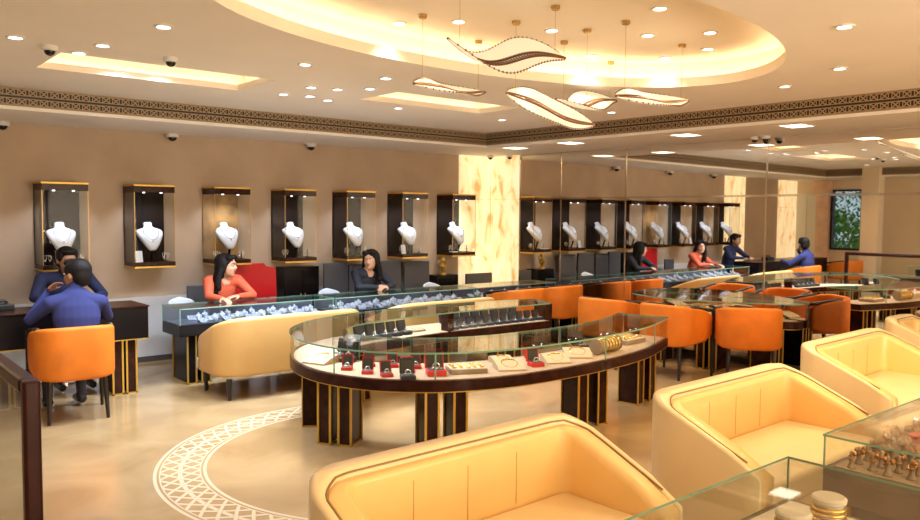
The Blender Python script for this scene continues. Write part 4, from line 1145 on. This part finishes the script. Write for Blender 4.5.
# man in blue, seen from behind, hand at his face; local +y = world +y
J = dict(pelvis=(0, -.02, .52), chest=(0, .0, .85), neck=(.0, .03, 1.03), head=(.02, .07, 1.145), shL=(-.185, .02, .93), shR=(.185, .02, .92),
         elL=(-.31, .14, .80), wrL=(-.16, .24, 1.00), haL=(-.085, .18, 1.10), elR=(.29, .20, .78), wrR=(.14, .42, .83), haR=(.04, .47, .83),
         pnL=Vector((.6, -.6, -.3)), pnR=Vector((0, 0, -1)), curlL=.7, curlR=.4, head_yaw=.62, bulk=1.08, **LEGS)
person('person', 'man in a blue long-sleeved shirt seated with back to us, hand at face', (1.68, 6.72, 0), 0, J, ['blue_shirt', 'skin_dark', 'trousers', 'leg_black'], zone_std, short_hair)
# man in navy behind the desk, faces -y
J = dict(pelvis=(0, -.02, .52), chest=(0, .06, .90), neck=(0, .12, 1.09), head=(0, .19, 1.19), shL=(-.20, .10, 1.02), shR=(.20, .10, 1.02),
         elL=(-.30, .26, .86), wrL=(-.16, .42, .85), haL=(-.06, .48, .84), elR=(.30, .26, .86), wrR=(.16, .42, .85), haR=(.06, .50, .85), head_pitch=-.15, head_yaw=.1, **LEGS)
LEGS2 = dict(hipL=(-.10, .02, .46), knL=(-.13, .38, .45), ftL=(-.13, .34, .09), hipR=(.10, .02, .46), knR=(.13, .38, .45), ftR=(.13, .34, .09)); J.update(LEGS2)
person('person', 'man in a dark navy shirt seated behind the desk, facing us', (1.93, 8.22, 0), PI, J, ['navy_shirt', 'skin_dark', 'trousers', 'leg_black'], zone_std, short_hair)
# woman in orange-red
J = dict(pelvis=(0, -.02, .50), chest=(0, .08, .83), neck=(0, .13, .99), head=(.0, .185, 1.095), shL=(-.165, .10, .93), shR=(.165, .10, .93), bulk=.88,
         elL=(-.25, .30, .78), wrL=(-.06, .38, .785), haL=(.03, .39, .785), elR=(.24, .28, .79), wrR=(.17, .44, .775), haR=(.15, .54, .765), head_yaw=.75, **LEGS)
J.update(LEGS2)
J2 = {k: (tuple([v[0]*.97, v[1], v[2]]) if isinstance(v, tuple) else v) for k, v in J.items()}
person('person', 'woman with long dark hair in an orange-red blouse behind the left counter', (3.45, 8.10, 0), PI, J2, ['red_shirt', 'skin_fair', 'trousers', 'leg_black'], zone_open_neck(.885, .13), long_hair())
# woman in black
J = dict(pelvis=(0, -.02, .50), chest=(0, .08, .83), neck=(0, .13, .99), head=(.0, .18, 1.095), shL=(-.165, .10, .93), shR=(.165, .10, .93), bulk=.88,
         elL=(-.25, .29, .79), wrL=(-.07, .42, .785), haL=(.03, .45, .775), elR=(.24, .29, .79), wrR=(.07, .40, .785), haR=(-.02, .41, .80), head_yaw=-.95, **LEGS)
J.update(LEGS2)
person('person', 'woman with dark hair in a black blouse behind the middle counter', (5.30, 8.14, 0), PI, J, ['black_shirt', 'skin', 'trousers', 'leg_black'], zone_open_neck(.89, .13), long_hair())
for p, rz_, lb in (((1.93, 8.30), 0, 'grey office chair under the man in navy'), ((3.45, 8.24), 0, 'grey office chair under the woman in orange'), ((5.30, 8.24), 0, 'low office chair under the woman in black')):
    t = thing('stool', lb.replace('grey office chair', 'round black stool').replace('low office chair', 'round black stool'), 'stool', (*p, 0), 0)
    bm = B(); lathe(bm, [(.0, .36), (.19, .36), (.20, .38), (.19, .405), (0, .41)], 24); obj('seat', bm, 'leg_black', t, smooth='auto')
    bm = B(); cyl(bm, (0, 0, .02), (0, 0, .36), .025); obj('column', bm, 'chrome', t)
    bm = B(); lathe(bm, [(.2, 0), (.2, .012), (.03, .03), (0, .03)], 24); obj('foot_plate', bm, 'chrome', t, smooth='auto')

# ------------------------------------------------------------------ jewellery on the showcases
def ring_box(lid, name='ring_box'):
    t = thing(name, '', 'ring box')
    bm = B(); box(bm, -.045, .045, -.04, .04, 0, .028, .004); obj('base', bm, lid, t)
    bm = B(); box(bm, -.037, .037, -.032, .032, .028, .031); ins_ = obj('insert', bm, 'dark_insert', t)
    bm = B(); M_ = Matrix.Translation((0, .04, .026)) @ Matrix.Rotation(-.22, 4, 'X'); box(bm, -.045, .045, -.002, .022, 0, .092, .004, M=M_); box(bm, -.045, .045, -.002, .0, 0, .092, M=M_) ; ld = obj('lid', bm, lid, t)
    bm = B(); box(bm, -.036, .036, -.006, -.003, .008, .082, M=M_); obj('lid_lining', bm, 'dark_insert', ld)
    bm = B(); tube(bm, [(.016*math.cos(2*PI*k/14), -.005, .044+.014*math.sin(2*PI*k/14)) for k in range(14)], .003, 6, closed=True)
    ellip(bm, (.0, -.012, .034), (.008, .008, .006), 8, 6); ellip(bm, (.02, -.014, .034), (.006, .006, .005), 8, 6); ellip(bm, (-.02, -.014, .034), (.006, .006, .005), 8, 6); obj('ring', bm, 'silver', t, smooth=True)
    return t
def neck_pad():
    t = thing('necklace_pad', '', 'jewellery pad')
    bm = B(); pts = [(-.10, -.09, .0), (.10, -.09, .0)]
    prof = [(-.10, 0), (-.10, .012), (-.02, .038), (.06, .058), (.10, .052), (.10, 0)]
    V = [[bm.verts.new((x*(1-.12*i), y, z)) for x in (-.10, .10)] for i, (y, z) in enumerate(prof)]
    V = [[bm.verts.new((x, y, z)) for x in (-.10, .10)] for (y, z) in prof]
    for a, b in zip(V, V[1:]): bm.faces.new((a[0], a[1], b[1], b[0]))
    bm.faces.new([v[0] for v in V]); bm.faces.new([v[1] for v in V][::-1]); bm.faces.new((V[0][0], V[-1][0], V[-1][1], V[0][1]))
    for v in [v for v in bm.verts if not v.link_faces]: bm.verts.remove(v)
    obj('pad', bm, 'tan_pad', t)
    bm = B(); pts = [(.058*math.cos(a), .0+.055*math.sin(a), .042+.020*math.sin(a)) for a in [2*PI*k/22 for k in range(22)]]; tube(bm, pts, .0045, 6, closed=True)
    for k in range(14, 20): ellip(bm, (pts[k][0], pts[k][1]-.008, pts[k][2]), (.008, .008, .004), 6, 4)
    obj('necklace', bm, 'jewel_gold', t, smooth=True); return t
def tray():
    t = thing('jewellery_tray', '', 'tray')
    bm = B(); box(bm, -.12, .12, -.08, .08, 0, .03, .004); obj('tray', bm, 'taupe_pad', t)
    bm = B(); box(bm, -.112, .112, -.072, .072, .03, .033); obj('insert', bm, 'cream_pad', t)
    bm = B(); rnd = random.Random(3)
    for i in range(5):
        for j in range(3):
            x, y = -.09+i*.045, -.048+j*.048
            if (i+j) % 2: ellip(bm, (x, y, .040), (.014, .010, .007), 8, 5)
            else: tube(bm, [(x+.013*math.cos(2*PI*k/10), y+.012*math.sin(2*PI*k/10), .038) for k in range(10)], .004, 5, closed=True)
    obj('gold_jewellery', bm, 'jewel_gold', t, smooth=True); return t
def bangle_roll(col='taupe_pad', bang='jewel_gold'):
    t = thing('bangle_roll', '', 'bangle roll')
    bm = B(); cyl(bm, (-.13, 0, .055), (.13, 0, .055), .042, n=24); lathe(bm, [(0, -.006), (.052, -.006), (.055, 0), (.052, .006), (0, .006)], 24, (-.135, 0, .055), Matrix.Rotation(PI/2, 3, 'Y')); lathe(bm, [(0, -.006), (.052, -.006), (.055, 0), (.052, .006), (0, .006)], 24, (.135, 0, .055), Matrix.Rotation(PI/2, 3, 'Y'))
    obj('roll', bm, col, t, smooth='auto')
    for i in range(6):
        bm = B(); x = -.10+i*.04; tube(bm, [(x, .046*math.cos(2*PI*k/24), .055+.046*math.sin(2*PI*k/24)) for k in range(24)], .006, 6, closed=True); obj('bangle', bm, bang, t, smooth=True)
    return t
def put(proto, flag, x, y, z, rz, label, group, s=1):
    if flag.get(proto.name): o = dup(proto, (x, y, z), rz)
    else: o = proto; flag[proto.name] = True; o.location = (x, y, z); o.rotation_euler = (0, 0, rz)
    o['label'] = label; o['group'] = group
    if s != 1: o.scale = (s, s, s)
    return o
FL = {}
zd = .5535
rb_red = ring_box('red_case'); rb_navy = ring_box('navy_case'); rb_blk = ring_box('black_case'); npad = neck_pad(); tr0 = tray(); br0 = bangle_roll()
reds = [(2.93, 4.70, 'nearest the left end of the oval showcase'), (2.97, 4.50, 'second from the left in the front row'), (3.12, 4.70, 'behind the second one from the left'), (3.02, 4.34, 'third from the left in the front row'), (3.24, 4.58, 'in the back row at the left'), (3.34, 4.44, 'in the back row at the middle'), (3.22, 4.36, 'between front and back row')]
for x, y, lb in reds: put(rb_red, FL, x, y, zd, -.55+random.uniform(-.15, .15), 'open red ring box %s' % lb, 'red ring boxes on the oval showcase', .88)
put(rb_red, FL, 3.31, 4.17, zd, -.5, 'largest open red box with earrings beside the glass joint', 'red ring boxes on the oval showcase', 1.45)
put(rb_red, FL, 4.08, 3.97, zd, -.3, 'single open red ring box among the necklace pads', 'red ring boxes on the oval showcase', 1.1)
put(rb_red, FL, 4.28, 4.22, zd, -.3, 'open red ring box at the back of the front arm', 'red ring boxes on the oval showcase')
put(rb_blk, FL, 3.08, 4.18, zd, -.5, 'open black ring box in front of the red ones', 'dark ring boxes on the oval showcase', 1.1)
put(rb_blk, FL, 4.9, 4.25, zd, -.3, 'open black box at the back of the front arm near its right end', 'dark ring boxes on the oval showcase', 1.2)
put(rb_blk, FL, 3.1, 4.95, zd, -.9, 'open black box at the inner left bend', 'dark ring boxes on the oval showcase', 1.2)
put(rb_blk, FL, 3.12, 5.12, zd, -1.2, 'open black box at the inner left bend, further one', 'dark ring boxes on the oval showcase', 1.2)
put(npad, FL, 2.93, 5.05, zd, -1.2, 'tan necklace pad at the left bend of the oval showcase', 'necklace pads on the oval showcase', 1)
for x, y, rz_, s, lb in ((3.55, 4.13, -.45, 1.1, 'gold jewellery tray right of the glass joint'), (5.48, 4.24, .1, 1.25, 'gold jewellery tray at the right tip of the front arm')):
    put(tr0, FL, x, y, zd, rz_, lb, 'jewellery trays on the oval showcase', s)
for x, y, rz_, s, lb in ((3.86, 4.02, -.5, 1.0, 'tan necklace pad left of the single red box'), (4.32, 4.0, -.5, .95, 'tan necklace pad right of the single red box'), (4.62, 4.05, -.7, 1.05, 'tan necklace pad beside the bangle roll'), (3.98, 4.22, -.3, .8, 'small tan necklace pad behind the others')):
    put(npad, FL, x, y, zd, rz_, lb, 'necklace pads on the oval showcase', s)
put(br0, FL, 4.95, 4.03, zd, .15, 'brown bangle roll with gold bangles near the right tip', 'bangle rolls', 1.15)
k = 0
for i in range(5): put(rb_blk, FL, 3.72+i*.125, 5.70+i*.016, zd, .15, 'black open ring box, %s from the left on the far arm' % ORD[i], 'black ring boxes on the far arm')
put(tr0, FL, 4.42, 5.86, zd, .1, 'small tray with gold pieces left of the dark division post', 'jewellery trays on the oval showcase', .6)
for i in range(11): put(rb_navy, FL, 4.78+i*.115, 5.745, zd, .0+random.uniform(-.1, .1), 'navy open ring box, %s from the dark division post' % ORD[i], 'navy ring boxes on the far arm', .9)
for i in range(8): put(rb_navy, FL, 4.85+i*.135, 5.93, zd, random.uniform(-.1, .1), 'navy open ring box in the back row, %s from the division post' % ORD[i], 'navy ring boxes on the far arm', 1.1)
# mirror showcase contents
for i, (x, y, rz_, s) in enumerate(((7.65, 5.72, .3, 1.0), (7.60, 5.42, -1.2, 1.1), (7.62, 5.12, -.2, 1.1), (7.68, 4.84, -1.5, 1.1), (7.82, 4.55, -.8, 1), (7.97, 4.24, .2, 1), (7.98, 4.72, .4, .9), (7.96, 5.02, .1, 1), (7.93, 5.34, 0, 1), (7.92, 5.66, .2, 1))):
    put(npad if i % 2 else tr0, FL, x, y, zd, rz_, 'tan %s on the mirror showcase, %s from its far end' % ('necklace pad' if i % 2 else 'jewellery tray', ORD[i]), 'jewellery on the mirror showcase', s)
# silver pieces on the back counters
def silver_stand():
    t = thing('silver_jewellery_stand', '', 'jewellery stand')
    obj('bust', bust_mesh(.36), 'stand_grey', t, smooth=True, loc=(0, .0, 0))
    bm = B(); tube(bm, [(.9*.026*math.cos(PI*k/10), -.9*.036, .9*(.080-.045*math.sin(PI*k/10))) for k in range(11)], .003, 5); ellip(bm, (0, -.04, .033), (.006, .004, .008), 6, 5); obj('necklace', bm, 'silver', t, smooth=True)
    return t
def silver_pad():
    t = thing('silver_jewellery_pad', '', 'jewellery pad')
    bm = B(); M_ = Matrix.Rotation(.5, 4, 'X'); box(bm, -.045, .045, -.045, .045, .026, .034, .002, M=M_); box(bm, -.04, .04, .02, .03, 0, .04); obj('pad', bm, 'stand_grey', t)
    bm = B(); tube(bm, [tuple(M_ @ Vector((.026*math.cos(2*PI*k/12), .026*math.sin(2*PI*k/12), .038))) for k in range(12)], .0035, 5, closed=True); obj('bracelet', bm, 'silver', t, smooth=True)
    return t
ss0, sp0 = silver_stand(), silver_pad()
for nmx, xa, xb in (('left', 2.92, 4.30), ('middle', 4.52, 6.33), ('onyx-side', 6.58, 7.8)):
    n_ = int((xb-xa)/.115)
    for rw, (yy, rn) in enumerate(((7.43, 'front'), (7.54, 'middle'), (7.66, 'back'))):
        for i in range(n_):
            x = xa+(i+.5)*(xb-xa)/n_+random.uniform(-.015, .015); pr_ = ss0 if (i+rw) % 2 else sp0
            put(pr_, FL, x, yy+random.uniform(-.01, .01), .584, random.uniform(-.4, .4), 'white %s with silver, %s row of %s counter, %s from left' % ('mini bust' if pr_ is ss0 else 'pad', rn, nmx, ORD[min(i, 19)]), 'silver jewellery in the %s counter' % nmx, .85)
# front right counters
def ring_finger():
    t = thing('ring_stand', '', 'ring stand')
    bm = B(); lathe(bm, [(.02, 0), (.017, .004), (.010, .02), (.011, .05), (.008, .07), (0, .078)], 12); obj('finger', bm, 'taupe_pad', t, smooth=True)
    bm = B(); tube(bm, [(.013*math.cos(2*PI*k/12), .013*math.sin(2*PI*k/12), .046+.006*math.cos(2*PI*k/12)) for k in range(12)], .0045, 6, closed=True); ellip(bm, (.016, 0, .056), (.012, .010, .012), 8, 6); ellip(bm, (-.006, -.012, .064), (.008, .010, .010), 8, 6)
    obj('ring', bm, 'copper', t, smooth=True); return t
rf0 = ring_finger(); rows = 6
for j in range(rows):
    for i in range(16):
        x = 3.36+i*.072+(j % 2)*.03; y = 1.42-j*.075
        put(rf0, FL, x+random.uniform(-.012, .012), y+random.uniform(-.01, .01), .6045, random.uniform(0, 6), 'brown ring stand, %s row, %s from left, right front counter' % (ORD[j], ORD[i]), 'ring stands in the right front counter', random.uniform(.85, 1.2))
rx = B(); lathe(rx, [(.035, 0), (.035, .01), (.012, .02), (.018, .05), (.03, .07), (.0, .085)], 16); tag(obj('red_stand', rx, 'red_case', smooth='auto', loc=(3.83, 1.34, .6045)), 'bright red ring stand among the brown ones', 'ring stand')
def round_roll(label, x, y, s=1):
    t = thing('round_bangle_stand', label, 'bangle stand', (x, y, .584), random.uniform(0, 3), 'cream round bangle stands')
    bm = B(); lathe(bm, [(.048, 0), (.052, .006), (.046, .02), (.046, .075), (.054, .082), (.055, .094), (.048, .10), (0, .10)], 28); obj('stand', bm, 'cream_pad', t, smooth='auto')
    for z in (.03, .048, .064):
        bm = B(); tube(bm, [(.051*math.cos(2*PI*k/28), .051*math.sin(2*PI*k/28), z) for k in range(28)], .006, 6, closed=True); obj('bangle', bm, 'jewel_gold', t, smooth=True)
    t.scale = (s, s, s)
round_roll('cream round bangle stand nearest the counter corner', 2.70, 1.21, 1.05); round_roll('cream round bangle stand left of the nearer one', 2.47, 1.22, 1.05)
round_roll('cream round bangle stand lower in the nearest counter', 2.30, 1.08, 1.05)
for i, (x, y, rz_, s) in enumerate(((2.72, .98, .4, .8), (2.50, .96, -.3, .7), (2.20, 1.32, .3, .8), (1.95, 1.28, .2, .9), (2.68, .76, .8, .8))):
    put(npad if i % 2 else tr0, FL, x, y, .584, rz_, 'small cream %s in the nearest glass counter, %s from its right end' % ('necklace pad' if i % 2 else 'gold tray', ORD[i]), 'small pieces in the nearest counter', s)

# showcase beyond the partition, seen only in the mirror
t3 = dup(oval_t, (-.55, 4.7, 0), PI/2, 'second oval ring showcase beyond the partition, seen in the mirror'); t3.scale = (.55, .7, 1)
for i in range(9): put(rb_blk, FL, .10, 4.0+i*.16, zd, -PI/2, 'black box on the reflected showcase, %s in the row' % ORD[i], 'black boxes on the second showcase', 1.2)

# ------------------------------------------------------------------ shrubs outside the window
def shrub(label, x, y, r, h, mt, seed):
    rnd = random.Random(seed); t = thing('shrub', label, 'shrub', (x, y, -.05))
    bm = B(); cyl(bm, (0, 0, 0), (.05, 0, h*.55), .06, .03); obj('trunk', bm, 'wood', t)
    bm = B()
    for i in range(1500):
        u = rnd.uniform(-1, 1); a = rnd.uniform(0, 2*PI); q = rnd.uniform(.45, 1)**.5; rr = r*q*math.sqrt(1-u*u)
        c = Vector((rr*math.cos(a), rr*math.sin(a), h*.55+h*.48*u*q)); M_ = Matrix.Rotation(rnd.uniform(0, 6), 3, 'Z') @ Matrix.Rotation(rnd.uniform(-1.2, 1.2), 3, 'X'); s = rnd.uniform(.05, .10)
        vs = [bm.verts.new(c+M_ @ Vector(p)*s) for p in ((-.5, 0, 0), (0, -.9, .1), (.5, 0, 0), (0, .9, .1))]; bm.faces.new(vs)
    obj('foliage', bm, mt, t)
shrub('dark green shrub outside the window', -6.1, 9.6, 1.1, 3.6, 'leaf', 1); shrub('light green shrub outside the window', -4.2, 8.5, .6, 1.9, 'leaf_light', 2); shrub('green shrub outside the glazed door', -5.2, 6.4, 1.0, 3.0, 'leaf', 3)
shrub('tall dark tree behind the shrubs outside', -9.5, 11.8, 2.0, 5, 'leaf', 4)
